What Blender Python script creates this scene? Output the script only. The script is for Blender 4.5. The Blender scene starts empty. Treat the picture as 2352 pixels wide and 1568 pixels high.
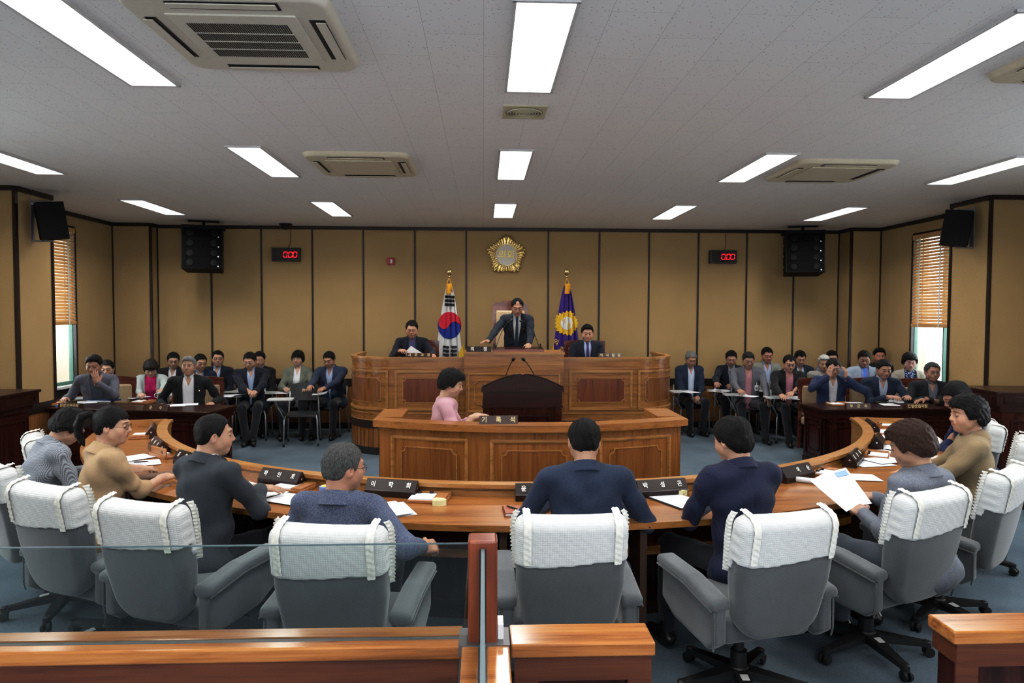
import bpy, bmesh, math, random
import numpy as np
from mathutils import Vector, Matrix
COL = bpy.context.scene.collection
PI = math.pi
def R_(d): return math.radians(d)

# ------------------------------------------------------------------ camera geometry (metres; y away from the camera)
CAM_H, FPX = 1.88, 1600.0
def _camrot():
    yaw, pitch, roll = R_(2.37), R_(2.22), R_(0.2)
    f = np.array([math.sin(yaw)*math.cos(pitch), math.cos(yaw)*math.cos(pitch), -math.sin(pitch)])
    r = np.array([math.cos(yaw), -math.sin(yaw), 0.0]); u = np.cross(r, f)
    c, s = math.cos(roll), math.sin(roll)
    return c*r+s*u, -s*r+c*u, f
CR, CU, CF = _camrot()
def _ray(px, py): return (px-1176)/FPX*CR-(py-784)/FPX*CU+CF
def at_z(px, py, z):
    d = _ray(px, py); return np.array([0, 0, CAM_H])+(z-CAM_H)/d[2]*d
def at_y(px, py, y):
    d = _ray(px, py); return np.array([0, 0, CAM_H])+y/d[1]*d

# ------------------------------------------------------------------ materials
def _mat(name):
    m = bpy.data.materials.new(name); m.use_nodes = True
    nt = m.node_tree; b = nt.nodes['Principled BSDF']
    return m, nt, b
def _n(nt, t, **kw):
    n = nt.nodes.new(t)
    for k, v in kw.items():
        if k in n.inputs: n.inputs[k].default_value = v
        else: setattr(n, k, v)
    return n
def _ramp(nt, stops):
    n = nt.nodes.new('ShaderNodeValToRGB'); e = n.color_ramp.elements
    while len(e) < len(stops): e.new(0.5)
    for i, (p, c) in enumerate(stops):
        e[i].position = p; e[i].color = (*c, 1)
    return n
def _coord(nt, scale=(1, 1, 1), rot=(0, 0, 0), kind='Object'):
    tc = nt.nodes.new('ShaderNodeTexCoord'); mp = nt.nodes.new('ShaderNodeMapping')
    mp.inputs['Scale'].default_value = scale; mp.inputs['Rotation'].default_value = rot
    nt.links.new(tc.outputs[kind], mp.inputs[0]); return mp
def _bump(nt, b, src, strength=.3, dist=.01):
    bp = nt.nodes.new('ShaderNodeBump'); bp.inputs['Strength'].default_value = strength; bp.inputs['Distance'].default_value = dist
    nt.links.new(src, bp.inputs['Height']); nt.links.new(bp.outputs[0], b.inputs['Normal']); return bp
def plain(name, c, rough=.5, metal=0, spec=.5, coat=0, noise=.0, emis=None, estr=1):
    m, nt, b = _mat(name)
    b.inputs['Base Color'].default_value = (*c, 1); b.inputs['Roughness'].default_value = rough
    b.inputs['Metallic'].default_value = metal; b.inputs['Specular IOR Level'].default_value = spec
    b.inputs['Coat Weight'].default_value = coat
    mp = _coord(nt, (14, 14, 14)); nz = _n(nt, 'ShaderNodeTexNoise', Scale=3.0, Detail=4.0)
    nt.links.new(mp.outputs[0], nz.inputs['Vector'])
    a = max(noise, .04)
    rp = _ramp(nt, [(.3, tuple(x*(1-a) for x in c)), (.7, tuple(min(1, x*(1+a)) for x in c))])
    nt.links.new(nz.outputs['Fac'], rp.inputs[0]); nt.links.new(rp.outputs[0], b.inputs['Base Color'])
    if emis:
        b.inputs['Emission Color'].default_value = (*emis, 1); b.inputs['Emission Strength'].default_value = estr; m.cycles.emission_sampling = 'NONE'
    return m
def wood(name, dark, mid, light, axis='x', rough=.3, coat=.3, scale=1.0, contrast=1.0):
    m, nt, b = _mat(name)
    s = {'x': (1.2, 16, 16), 'y': (16, 1.2, 16), 'z': (16, 16, 1.2)}[axis]
    mp = _coord(nt, tuple(v*scale for v in s))
    n1 = _n(nt, 'ShaderNodeTexNoise', Scale=1.3, Detail=6.0, Roughness=.6, Distortion=.6)
    nt.links.new(mp.outputs[0], n1.inputs['Vector'])
    mp2 = _coord(nt, tuple(v*scale*(6 if v > 5 else 1.5) for v in s))
    n2 = _n(nt, 'ShaderNodeTexNoise', Scale=1.5, Detail=3.0)
    nt.links.new(mp2.outputs[0], n2.inputs['Vector'])
    mx = _n(nt, 'ShaderNodeMath', operation='MULTIPLY_ADD'); mx.inputs[1].default_value = .35; 
    nt.links.new(n2.outputs['Fac'], mx.inputs[0]); nt.links.new(n1.outputs['Fac'], mx.inputs[2])
    rp = _ramp(nt, [(.48, dark), (.66, mid), (.9, light)])
    nt.links.new(mx.outputs[0], rp.inputs[0]); nt.links.new(rp.outputs[0], b.inputs['Base Color'])
    b.inputs['Roughness'].default_value = rough; b.inputs['Coat Weight'].default_value = coat; b.inputs['Coat Roughness'].default_value = .12
    _bump(nt, b, n2.outputs['Fac'], .08, .002)
    return m
def fabric(name, c, pattern='plain', c2=None, rough=.85, sheen=.2, scale=1.0):
    m, nt, b = _mat(name)
    b.inputs['Roughness'].default_value = rough; b.inputs['Sheen Weight'].default_value = sheen; b.inputs['Sheen Roughness'].default_value = .5
    b.inputs['Specular IOR Level'].default_value = .25
    mp = _coord(nt, (1, 1, 1))
    fine = _n(nt, 'ShaderNodeTexNoise', Scale=420.0*scale, Detail=2.0); nt.links.new(mp.outputs[0], fine.inputs['Vector'])
    big = _n(nt, 'ShaderNodeTexNoise', Scale=9.0, Detail=4.0); nt.links.new(mp.outputs[0], big.inputs['Vector'])
    c2 = c2 or tuple(min(1, x*1.5+.01) for x in c)
    if pattern == 'check':
        sep = nt.nodes.new('ShaderNodeSeparateXYZ'); nt.links.new(mp.outputs[0], sep.inputs[0])
        outs = []
        for ax, fr in (('X', 620), ('Z', 620)):
            a = _n(nt, 'ShaderNodeMath', operation='MULTIPLY'); a.inputs[1].default_value = fr*scale
            nt.links.new(sep.outputs[ax], a.inputs[0])
            s = _n(nt, 'ShaderNodeMath', operation='SINE'); nt.links.new(a.outputs[0], s.inputs[0]); outs.append(s)
        ad = _n(nt, 'ShaderNodeMath', operation='ADD'); nt.links.new(outs[0].outputs[0], ad.inputs[0]); nt.links.new(outs[1].outputs[0], ad.inputs[1])
        m2 = _n(nt, 'ShaderNodeMath', operation='MULTIPLY_ADD'); m2.inputs[1].default_value = .35; m2.inputs[2].default_value = .5
        nt.links.new(ad.outputs[0], m2.inputs[0]); src = m2.outputs[0]; rp = _ramp(nt, [(.35, c), (.65, c2)])
    elif pattern == 'heather':
        src = fine.outputs['Fac']; rp = _ramp(nt, [(.38, c), (.62, c2)]); fine.inputs['Scale'].default_value = 230*scale
    elif pattern == 'dots':
        v = _n(nt, 'ShaderNodeTexVoronoi', Scale=45.0*scale); nt.links.new(mp.outputs[0], v.inputs['Vector']); src = v.outputs['Distance']; rp = _ramp(nt, [(.28, c2), (.36, c)])
    else:
        src = fine.outputs['Fac']; rp = _ramp(nt, [(.3, tuple(x*.82 for x in c)), (.7, tuple(min(1, x*1.18) for x in c))])
    nt.links.new(src, rp.inputs[0])
    mx = _n(nt, 'ShaderNodeMix', data_type='RGBA', blend_type='MULTIPLY'); mx.inputs[0].default_value = .5
    rb = _ramp(nt, [(.3, (.72, .72, .72)), (.7, (1, 1, 1))]); nt.links.new(big.outputs['Fac'], rb.inputs[0])
    nt.links.new(rp.outputs[0], mx.inputs[6]); nt.links.new(rb.outputs[0], mx.inputs[7]); nt.links.new(mx.outputs[2], b.inputs['Base Color'])
    _bump(nt, b, fine.outputs['Fac'], .15, .002)
    return m
def hair_mat(name, c, c2=None, streak=1.0):
    m, nt, b = _mat(name); c2 = c2 or tuple(min(1, x*1.8+.007) for x in c)
    mp = _coord(nt, (1, .5, .22)); n1 = _n(nt, 'ShaderNodeTexNoise', Scale=320.0, Detail=5.0, Distortion=1.2)
    nt.links.new(mp.outputs[0], n1.inputs['Vector'])
    rp = _ramp(nt, [(.4, c), (.68, c2)]); nt.links.new(n1.outputs['Fac'], rp.inputs[0]); nt.links.new(rp.outputs[0], b.inputs['Base Color'])
    b.inputs['Roughness'].default_value = .5; b.inputs['Specular IOR Level'].default_value = .18
    _bump(nt, b, n1.outputs['Fac'], .9*streak, .010)
    return m
def skin_mat():
    m, nt, b = _mat('skin'); at = nt.nodes.new('ShaderNodeAttribute'); at.attribute_name = 'Col'
    mp = _coord(nt, (1, 1, 1)); nz = _n(nt, 'ShaderNodeTexNoise', Scale=45.0, Detail=4.0); nt.links.new(mp.outputs[0], nz.inputs['Vector'])
    rb = _ramp(nt, [(.3, (.86, .82, .80)), (.7, (1, 1, 1))]); nt.links.new(nz.outputs['Fac'], rb.inputs[0])
    mx = _n(nt, 'ShaderNodeMix', data_type='RGBA', blend_type='MULTIPLY'); mx.inputs[0].default_value = .6
    nt.links.new(at.outputs['Color'], mx.inputs[6]); nt.links.new(rb.outputs[0], mx.inputs[7]); nt.links.new(mx.outputs[2], b.inputs['Base Color'])
    b.inputs['Roughness'].default_value = .48; b.inputs['Specular IOR Level'].default_value = .4
    
    return m
_MC = {}
def cached(key, fn, *a, **k):
    if key not in _MC: _MC[key] = fn(*a, **k)
    return _MC[key]

# ------------------------------------------------------------------ objects and tags
def tag(o, label=None, cat=None, group=None, kind=None):
    if label: o['label'] = label
    if cat: o['category'] = cat
    if group: o['group'] = group
    if kind: o['kind'] = kind
    return o
def empty(name, loc=(0, 0, 0), rz=0, label=None, cat=None, group=None):
    o = bpy.data.objects.new(name, None); COL.objects.link(o); o.location = loc; o.rotation_euler = (0, 0, rz)
    o.empty_display_size = .05
    return tag(o, label, cat, group)
def link_mesh(name, me, mat, parent=None, smooth=False):
    for m in (mat if isinstance(mat, (list, tuple)) else [mat]): me.materials.append(m)
    if smooth: me.polygons.foreach_set('use_smooth', [True]*len(me.polygons))
    o = bpy.data.objects.new(name, me); COL.objects.link(o)
    if parent: o.parent = parent
    return o
def copy_tree(o, parent=None):
    c = o.copy(); COL.objects.link(c); c.parent = parent
    for ch in o.children: copy_tree(ch, c)
    return c

class MB:
    """collects verts and faces of one part"""
    def __init__(s): s.v = []; s.f = []
    def add(s, vs, fs, M=None):
        b = len(s.v)
        for p in vs:
            p = Vector(p); s.v.append(tuple(M @ p) if M else tuple(p))
        for f in fs: s.f.append([b+i for i in f])
        return s
    def box(s, c, d, M=None, bev=0, taper=1.0):
        x, y, z = d[0]/2, d[1]/2, d[2]/2
        if bev <= 0:
            vs = [(c[0]+sx*x*(taper if sz > 0 else 1), c[1]+sy*y*(taper if sz > 0 else 1), c[2]+sz*z) for sz in (-1, 1) for sx, sy in ((-1, -1), (1, -1), (1, 1), (-1, 1))]
            return s.add(vs, [(3, 2, 1, 0), (4, 5, 6, 7), (0, 1, 5, 4), (1, 2, 6, 5), (2, 3, 7, 6), (3, 0, 4, 7)], M)
        b = min(bev, x*.9, y*.9, z*.9)
        bm = bmesh.new(); bmesh.ops.create_cube(bm, size=1)
        for v in bm.verts: v.co = Vector((c[0]+v.co.x*2*x, c[1]+v.co.y*2*y, c[2]+v.co.z*2*z))
        bmesh.ops.bevel(bm, geom=bm.edges[:], offset=b, segments=2, affect='EDGES', profile=.5)
        bm.verts.index_update()
        s.add([v.co.copy() for v in bm.verts], [[v.index for v in f.verts] for f in bm.faces], M); bm.free(); return s
    def b2(s, x0, x1, y0, y1, z0, z1, M=None, bev=0):
        return s.box(((x0+x1)/2, (y0+y1)/2, (z0+z1)/2), (abs(x1-x0), abs(y1-y0), abs(z1-z0)), M, bev)
    def tube(s, pts, r, n=10, M=None, cap=True, rs=None):
        P = [Vector(p) for p in pts]; rings = []
        up = Vector((0, 0, 1)); prev = None
        for i, p in enumerate(P):
            t = (P[min(i+1, len(P)-1)]-P[max(i-1, 0)]).normalized()
            if prev is None: a = t.cross(up) if abs(t.dot(up)) < .95 else t.cross(Vector((1, 0, 0)))
            else: a = prev-t*prev.dot(t)
            a.normalize(); prev = a; b = t.cross(a); rr = rs[i] if rs else r
            rings.append([p+(a*math.cos(2*PI*k/n)+b*math.sin(2*PI*k/n))*rr for k in range(n)])
        vs = [q for rg in rings for q in rg]; fs = []
        for i in range(len(P)-1):
            for k in range(n):
                fs.append((i*n+k, i*n+(k+1) % n, (i+1)*n+(k+1) % n, (i+1)*n+k))
        if cap: fs += [tuple(range(n))[::-1], tuple(range((len(P)-1)*n, len(P)*n))]
        return s.add(vs, fs, M)
    def lathe(s, prof, n=24, c=(0, 0, 0), M=None, axis='z'):
        vs = []; fs = []
        for r, z in prof:
            for k in range(n):
                a = 2*PI*k/n; x, y = r*math.cos(a), r*math.sin(a)
                q = {'z': (x, y, z), 'y': (x, z, y), 'x': (z, x, y)}[axis]
                vs.append((c[0]+q[0], c[1]+q[1], c[2]+q[2]))
        for i in range(len(prof)-1):
            for k in range(n): fs.append((i*n+k, i*n+(k+1) % n, (i+1)*n+(k+1) % n, (i+1)*n+k))
        fs += [tuple(range(n))[::-1], tuple(range((len(prof)-1)*n, len(prof)*n))]
        return s.add(vs, fs, M)
    def prism(s, poly, z0, z1, M=None):
        n = len(poly); vs = [(x, y, z0) for x, y in poly]+[(x, y, z1) for x, y in poly]
        return s.add(vs, [tuple(range(n))[::-1], tuple(range(n, 2*n))]+[(i, (i+1) % n, n+(i+1) % n, n+i) for i in range(n)], M)
    def quad(s, a, b, c, d): return s.add([a, b, c, d], [(0, 1, 2, 3)])
    def grid(s, fn, nu, nv, M=None):
        vs = [fn(i/nu, j/nv) for j in range(nv+1) for i in range(nu+1)]
        return s.add(vs, [(j*(nu+1)+i, j*(nu+1)+i+1, (j+1)*(nu+1)+i+1, (j+1)*(nu+1)+i) for j in range(nv) for i in range(nu)], M)
    def build(s, name, mat, parent=None, smooth=False, fixn=True):
        me = bpy.data.meshes.new(name); me.from_pydata(s.v, [], s.f)
        if fixn:
            bm = bmesh.new(); bm.from_mesh(me); bmesh.ops.recalc_face_normals(bm, faces=bm.faces); bm.to_mesh(me); bm.free()
        if smooth == 'auto':
            o = link_mesh(name, me, mat, parent, True); me.set_sharp_from_angle(angle=R_(35)); return o
        return link_mesh(name, me, mat, parent, smooth)
def XF(loc=(0, 0, 0), rx=0, ry=0, rz=0):
    return Matrix.Translation(loc) @ Matrix.Rotation(rz, 4, 'Z') @ Matrix.Rotation(ry, 4, 'Y') @ Matrix.Rotation(rx, 4, 'X')
def text_obj(name, body, size, mat, parent, loc, rot, ext=.001, sx=1.0, align='CENTER', bold=0.0):
    cu = bpy.data.curves.new(name, 'FONT'); cu.body = body; cu.size = size; cu.extrude = ext; cu.align_x = align; cu.align_y = 'CENTER'
    cu.offset = bold; cu.resolution_u = 3; cu.materials.append(mat)
    t = bpy.data.objects.new(name, cu); COL.objects.link(t); dg = bpy.context.evaluated_depsgraph_get()
    me = bpy.data.meshes.new_from_object(t.evaluated_get(dg)); COL.objects.unlink(t); bpy.data.objects.remove(t)
    me.materials.clear(); o = link_mesh(name, me, mat, parent); o.location = loc; o.rotation_euler = rot; o.scale = (sx, 1, 1)
    return o

# ------------------------------------------------------------------ signed distance fields -> smooth meshes
class SDF:
    def __init__(s, lo, hi, res):
        s.lo = np.array(lo, float); s.res = res
        n = np.ceil((np.array(hi)-s.lo)/res).astype(int)+1
        s.ax = [(s.lo[i]+res*np.arange(n[i])).astype(np.float32) for i in range(3)]
        s.F = np.full(tuple(n), 1.0, np.float32)
    def _sub(s, lo, hi):
        sl = []
        for i in range(3):
            a = int(np.floor((lo[i]-s.lo[i])/s.res)); b = int(np.ceil((hi[i]-s.lo[i])/s.res))+1
            a = max(a, 0); b = min(b, len(s.ax[i]))
            if b <= a: return None, None
            sl.append(slice(a, b))
        return tuple(sl), (s.ax[0][sl[0]][:, None, None], s.ax[1][sl[1]][None, :, None], s.ax[2][sl[2]][None, None, :])
    def _mix(s, sl, d, k, mode):
        F = s.F[sl]
        if mode == 'sub': F = -F
        h = np.maximum(k-np.abs(F-d), 0)/max(k, 1e-6); r = np.minimum(F, d)-h*h*k*.25
        s.F[sl] = -r if mode == 'sub' else r
    def cone(s, a, b, ra, rb, k=.02, mode='add', flat=None):
        a = np.array(a, float); b = np.array(b, float); m = max(ra, rb)+k+.012
        sl, g = s._sub(np.minimum(a, b)-m, np.maximum(a, b)+m)
        if sl is None: return s
        ab = b-a; L = max(float(ab @ ab), 1e-9)
        t = np.clip(((g[0]-a[0])*ab[0]+(g[1]-a[1])*ab[1]+(g[2]-a[2])*ab[2])/L, 0, 1)
        d = np.sqrt((g[0]-a[0]-t*ab[0])**2+(g[1]-a[1]-t*ab[1])**2+(g[2]-a[2]-t*ab[2])**2)-(ra+(rb-ra)*t)
        s._mix(sl, d, k, mode); return s
    def ell(s, c, r, R=None, k=.02, mode='add'):
        c = np.array(c, float); r = np.array(r, float); m = r.max()+k+.012
        sl, g = s._sub(c-m, c+m)
        if sl is None: return s
        p = [g[0]-c[0], g[1]-c[1], g[2]-c[2]]
        if R is not None: p = [p[0]*R[0, i]+p[1]*R[1, i]+p[2]*R[2, i] for i in range(3)]
        k0 = np.sqrt((p[0]/r[0])**2+(p[1]/r[1])**2+(p[2]/r[2])**2)+1e-6
        k1 = np.sqrt((p[0]/r[0]**2)**2+(p[1]/r[1]**2)**2+(p[2]/r[2]**2)**2)+1e-6
        s._mix(sl, k0*(k0-1)/k1, k, mode); return s
    def rbox(s, c, h, R=None, r=.01, k=.0, mode='add'):
        c = np.array(c, float); h = np.array(h, float); m = float(np.linalg.norm(h))+k+.012
        sl, g = s._sub(c-m, c+m)
        if sl is None: return s
        p = [g[0]-c[0], g[1]-c[1], g[2]-c[2]]
        if R is not None: p = [p[0]*R[0, i]+p[1]*R[1, i]+p[2]*R[2, i] for i in range(3)]
        q = [np.abs(p[i])-h[i]+r for i in range(3)]
        d = np.sqrt(sum(np.maximum(x, 0)**2 for x in q))+np.minimum(np.maximum(np.maximum(q[0], q[1]), q[2]), 0)-r
        s._mix(sl, d, k, mode); return s
    def grid(s): return (s.ax[0][:, None, None], s.ax[1][None, :, None], s.ax[2][None, None, :])
    def frame(s, o, R):
        g = s.grid(); p = [g[i]-o[i] for i in range(3)]
        return [p[0]*R[0, i]+p[1]*R[1, i]+p[2]*R[2, i] for i in range(3)]
    def mesh(s):
        F = s.F; inside = F < 0
        nx, ny, nz = F.shape
        if not inside.any(): return np.zeros((0, 3)), np.zeros((0, 4), int)
        F = np.pad(F, 1, constant_values=.5); inside = F < 0
        cnt = np.zeros(tuple(n-1 for n in F.shape), np.int8)
        for dx in (0, 1):
            for dy in (0, 1):
                for dz in (0, 1):
                    cnt += inside[dx:F.shape[0]-1+dx, dy:F.shape[1]-1+dy, dz:F.shape[2]-1+dz]
        act = np.argwhere((cnt > 0) & (cnt < 8))
        idx = np.full(cnt.shape, -1, np.int32); idx[tuple(act.T)] = np.arange(len(act))
        cs = [(i, j, k) for i in (0, 1) for j in (0, 1) for k in (0, 1)]
        val = {c: F[act[:, 0]+c[0], act[:, 1]+c[1], act[:, 2]+c[2]] for c in cs}
        P = np.zeros((len(act), 3)); N = np.zeros(len(act))
        for c in cs:
            for a in range(3):
                if c[a] == 0:
                    c2 = tuple(1 if q == a else c[q] for q in range(3)); v0, v1 = val[c], val[c2]
                    m = (v0 < 0) != (v1 < 0); t = np.where(m, v0/np.where(m, v0-v1, 1), 0)
                    for q in range(3): P[:, q] += np.where(m, c[q]+(t if q == a else 0), 0)
                    N += m
        P = P/N[:, None]+act; P = s.lo+(P-1)*s.res
        faces = []
        for a in range(3):
            sh = [slice(None)]*3; s0 = list(sh); s1 = list(sh); s0[a] = slice(0, -1); s1[a] = slice(1, None)
            A, B = inside[tuple(s0)], inside[tuple(s1)]
            E = np.argwhere(A != B); sgn = A[tuple(E.T)]
            b, c = (a+1) % 3, (a+2) % 3
            ok = (E[:, b] > 0) & (E[:, c] > 0) & (E[:, b] < F.shape[b]-1) & (E[:, c] < F.shape[c]-1); E = E[ok]; sgn = sgn[ok]
            q = []
            for ob, oc in ((-1, -1), (0, -1), (0, 0), (-1, 0)):
                e = E.copy(); e[:, b] += ob; e[:, c] += oc; q.append(idx[tuple(e.T)])
            q = np.stack(q, 1); q[~sgn] = q[~sgn][:, ::-1]; faces.append(q)
        return P, np.concatenate(faces)
def np_mesh(name, P, Q, mat, parent=None, col=None):
    me = bpy.data.meshes.new(name); n, m = len(P), len(Q)
    me.vertices.add(n); me.vertices.foreach_set('co', np.asarray(P, np.float32).ravel())
    me.loops.add(m*4); me.loops.foreach_set('vertex_index', np.asarray(Q, np.int32).ravel())
    me.polygons.add(m); me.polygons.foreach_set('loop_start', np.arange(m, dtype=np.int32)*4)
    me.polygons.foreach_set('use_smooth', np.ones(m, bool)); me.update(calc_edges=True)
    if col is not None:
        ca = me.color_attributes.new('Col', 'FLOAT_COLOR', 'POINT')
        ca.data.foreach_set('color', np.concatenate([col, np.ones((n, 1))], 1).astype(np.float32).ravel())
    return link_mesh(name, me, mat, parent)
def joinm(parts):
    P = []; Q = []; b = 0
    for p, q in parts:
        P.append(p); Q.append(q+b); b += len(p)
    return np.concatenate(P), np.concatenate(Q)
def rotm(pitch=0, yaw=0, roll=0):
    """pitch tips the +y axis down, yaw turns it towards +x (degrees)"""
    a, b, c = R_(-pitch), R_(-yaw), R_(roll)
    Rx = np.array([[1, 0, 0], [0, math.cos(a), -math.sin(a)], [0, math.sin(a), math.cos(a)]])
    Rz = np.array([[math.cos(b), -math.sin(b), 0], [math.sin(b), math.cos(b), 0], [0, 0, 1]])
    Ry = np.array([[math.cos(c), 0, math.sin(c)], [0, 1, 0], [-math.sin(c), 0, math.cos(c)]])
    return Rz @ Rx @ Ry
# ------------------------------------------------------------------ people
SKIN = skin_mat()
# hairline height (head frame) against depth y: back .. front
HAIRLINE = {
 'short':   ([-.11, -.075, -.045, -.022, -.012, .012, .022, .045, .085], [-.062, -.062, -.05, -.01, .012, .012, -.004, .046, .090]),
 'long':    ([-.12, -.075, -.045, -.022, .0, .012, .03, .045, .085], [-.085, -.085, -.07, -.03, -.005, -.006, .0, .040, .070]),
 'receding': ([-.11, -.075, -.045, -.022, -.012, .012, .022, .045, .07], [-.062, -.062, -.05, -.01, .012, .012, -.004, .05, .082]),
 'bob':     ([-.13, -.08, -.03, .0, .03, .045, .06, .09], [-.098, -.098, -.08, -.06, -.045, -.01, .028, .036]),
 'perm':    ([-.13, -.08, -.045, -.02, .0, .015, .03, .05, .09], [-.085, -.085, -.07, -.03, -.01, -.02, -.02, .036, .066]),
 'tail':    ([-.12, -.075, -.045, -.022, .0, .012, .03, .045, .085], [-.078, -.078, -.06, -.02, .0, -.01, .0, .036, .056]),
}
def head_field(S, o, R, f):
    """head with face; o centre, R frame, f scale"""
    def T(p): return o+R @ (np.array(p)*f)
    E = lambda c, r, k=.02, m='add', RR=None: S.ell(T(c), np.array(r)*f, R if RR is None else R @ RR, k*f, m)
    C = lambda a, b, ra, rb, k=.015, m='add': S.cone(T(a), T(b), ra*f, rb*f, k*f, m)
    E((0, -.012, .032), (.080, .094, .084)); E((0, .028, -.035), (.066, .062, .07), .04); C((0, -.02, -.03), (0, .03, -.06), .055, .045, .03)
    E((0, .062, -.088), (.03, .026, .022), .035)
    for s in (-1, 1):
        E((s*.040, .055, -.028), (.026, .028, .03), .03)
        C((s*.010, .088, .035), (s*.040, .074, .033), .008, .007, .02)
        E((s*.031, .097, .010), (.017, .016, .013), .014, 'sub')
        E((s*.031, .078, .010), (.0165, .014, .012), .004)
        C((s*.056, .02, -.06), (s*.066, -.01, -.02), .014, .012, .03)
        a = rotm(0, s*18, 0)
        E((s*.082, -.008, -.006), (.009, .019, .033), .006, 'add', a)
        E((s*.089, -.002, -.002), (.006, .009, .017), .004, 'sub', a)
        E((s*.010, .098, -.026), (.009, .010, .007), .008)
    C((0, .088, .022), (0, .106, -.016), .008, .0115, .012)
    E((0, .107, -.020), (.011, .011, .009), .01)
    E((0, .084, -.050), (.026, .016, .018), .02)
    C((-.019, .090, -.047), (.019, .090, -.047), .0055, .0055, .008); C((-.016, .089, -.058), (.016, .089, -.058), .0065, .0065, .008)
def face_colors(P, o, R, f, skin, brow=(.03, .02, .018), open_eyes=False, lips=(.42, .16, .13), lipk=.6):
    q = (P-o) @ R/f; x, y, z = q[:, 0], q[:, 1], q[:, 2]; ax = np.abs(x)
    c = np.tile(np.array(skin, float), (len(P), 1))
    def mix(w, col):
        w = np.clip(w, 0, 1)[:, None]; c[:] = c*(1-w)+np.array(col)*w
    sk = np.array(skin); front = np.clip((y-.045)/.02, 0, 1)
    mix(np.exp(-((ax-.045)**2/.0006+(z+.03)**2/.0006))*.35*front, sk*np.array([1.08, .82, .8]))
    mix(np.exp(-((ax-.078)**2/.0003+(y+.005)**2/.0008+(z+.005)**2/.0012))*.4, sk*np.array([1.05, .72, .68]))
    mix(np.exp(-((z+.095)**2/.0012))*.15*front, sk*np.array([.85, .8, .8]))
    mix(np.clip(1-np.abs((z-.035+(ax-.03)*.18)/.0050)**2, 0, 1)*np.clip(1-np.abs((ax-.031)/.022)**4, 0, 1)*front*.95, brow)
    mix(np.exp(-((ax-.031)**2/.0005+(z-.012)**2/.00016))*.5*front, sk*.62)
    if open_eyes:
        e = ((ax-.031)/.015)**2+((z-.010)/.0055)**2
        mix((e < 1)*front, (.62, .58, .54)); mix((((ax-.031)**2+(z-.010)**2) < .0058**2)*front, (.02, .013, .01))
        mix((np.abs(z-.0155+((ax-.031)/.015)**2*.003) < .0022)*(np.abs(ax-.031) < .016)*front, (.03, .02, .02))
    else:
        mix((np.abs(z-.005-((ax-.031)/.015)**2*.003) < .0026)*(np.abs(ax-.031) < .016)*front, (.04, .025, .02))
    mix(np.exp(-((z+.0525)**2/.00009))*np.clip(1-np.abs(x/.025)**3, 0, 1)*front*lipk, lips)
    mix(np.exp(-((z+.0525-.001)**2/.000006))*np.clip(1-np.abs(x/.024)**3, 0, 1)*front*.8, sk*.25)
    mix(np.exp(-((ax-.009)**2/.00002+(z+.029)**2/.00002))*front*(y > .09)*.7, sk*.3)
    return c
def hair_mesh(o, R, f, style, res, rng):
    th = {'short': .010, 'long': .018, 'receding': .009, 'bob': .026, 'perm': .032, 'tail': .012}[style.split('-')[0]]
    base = style.split('-')[0]
    m = .17*f if base != 'tail' else .24*f
    S = SDF(o-m, o+m, res)
    def T(p): return o+R @ (np.array(p)*f)
    S.ell(T((0, -.014, .034)), np.array((.082+th*.8, .095+th, .086+th))*f, R, .001)
    if base in ('perm', 'bob', 'long'):
        S.ell(T((0, -.05, -.02)), np.array((.070+th*.9, .055+th, .075))*f, R, .02)
        if base != 'long':
            for s in (-1, 1): S.ell(T((s*.062, -.005, -.01)), np.array((.02+th*.6, .05, .055))*f, R, .03)
    else: S.ell(T((0, -.045, -.02)), np.array((.068+th*.6, .052+th, .055))*f, R, .02)
    if 'top' in style: S.ell(T((0, .035, .098)), np.array((.062, .06, .034))*f, R, .03)
    if base in ('bob',): S.ell(T((0, .065, .065)), np.array((.06, .036, .04))*f, R, .03)
    x, y, z = [v/f for v in S.frame(o, R)]
    amp = {'perm': .0042, 'bob': .003, 'long': .003, 'short': .0022, 'receding': .0012, 'tail': .0012}[base]
    ph = rng.uniform(0, 6, 6)
    if base == 'perm':
        n = np.sin(70*x+ph[0]+2*np.sin(45*z))*np.sin(78*y+ph[1]+2*np.sin(50*x))*np.sin(66*z+ph[2]+2*np.sin(55*y))+.5*np.sin(150*x+90*z+ph[3])*np.sin(140*y+ph[4])
    else:
        n = np.sin(170*x+40*y+ph[0]+3*np.sin(30*z+ph[1]))*.6+np.sin(260*x-50*z+ph[2]+2*np.sin(40*y))*.4+.8*np.sin(45*y+30*z+ph[3])*np.sin(50*x+ph[4])
    S.F += amp*f*n
    hy, hz = HAIRLINE[base]
    line = np.interp(y.ravel(), hy, hz).reshape(y.shape) if y.size < 3 else np.interp(y, hy, hz)
    line = line+.010*np.clip((np.abs(x)-.0)/.05, 0, 1)*(y > .05)*(0 if base in ('bob',) else 1)+.0022*np.sin(210*x+ph[5])+.0015*np.sin(330*x+150*y)
    if base == 'receding': line = line-.018*(np.abs(x) < .02)*(y > .05)
    if 'part' in style: line = line+.02*np.clip((x-.01)/.03, 0, 1)*(y > .05)*(np.abs(x) < .06)
    cut = (line-z)*f*.8
    S.F = np.maximum(S.F, cut.astype(np.float32))
    if 'bald' in style:
        S.ell(T((0, .078, .098)), np.array((.030, .050, .040))*f, R, .008, 'sub')
    if 'crown' in style:
        S.ell(T((0, -.05, .135)), np.array((.028, .03, .022))*f, R, .012, 'sub')
    if base == 'tail':
        pts = [(0, -.10, .045), (0, -.145, .06), (0, -.185, .035), (0, -.2, -.02), (0, -.19, -.075), (0, -.165, -.12), (0, -.15, -.145)]
        rr = [.018, .024, .027, .027, .024, .017, .008]
        for i in range(len(pts)-1): S.cone(T(pts[i]), T(pts[i+1]), rr[i]*f, rr[i+1]*f, .01)
    return S.mesh()
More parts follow.
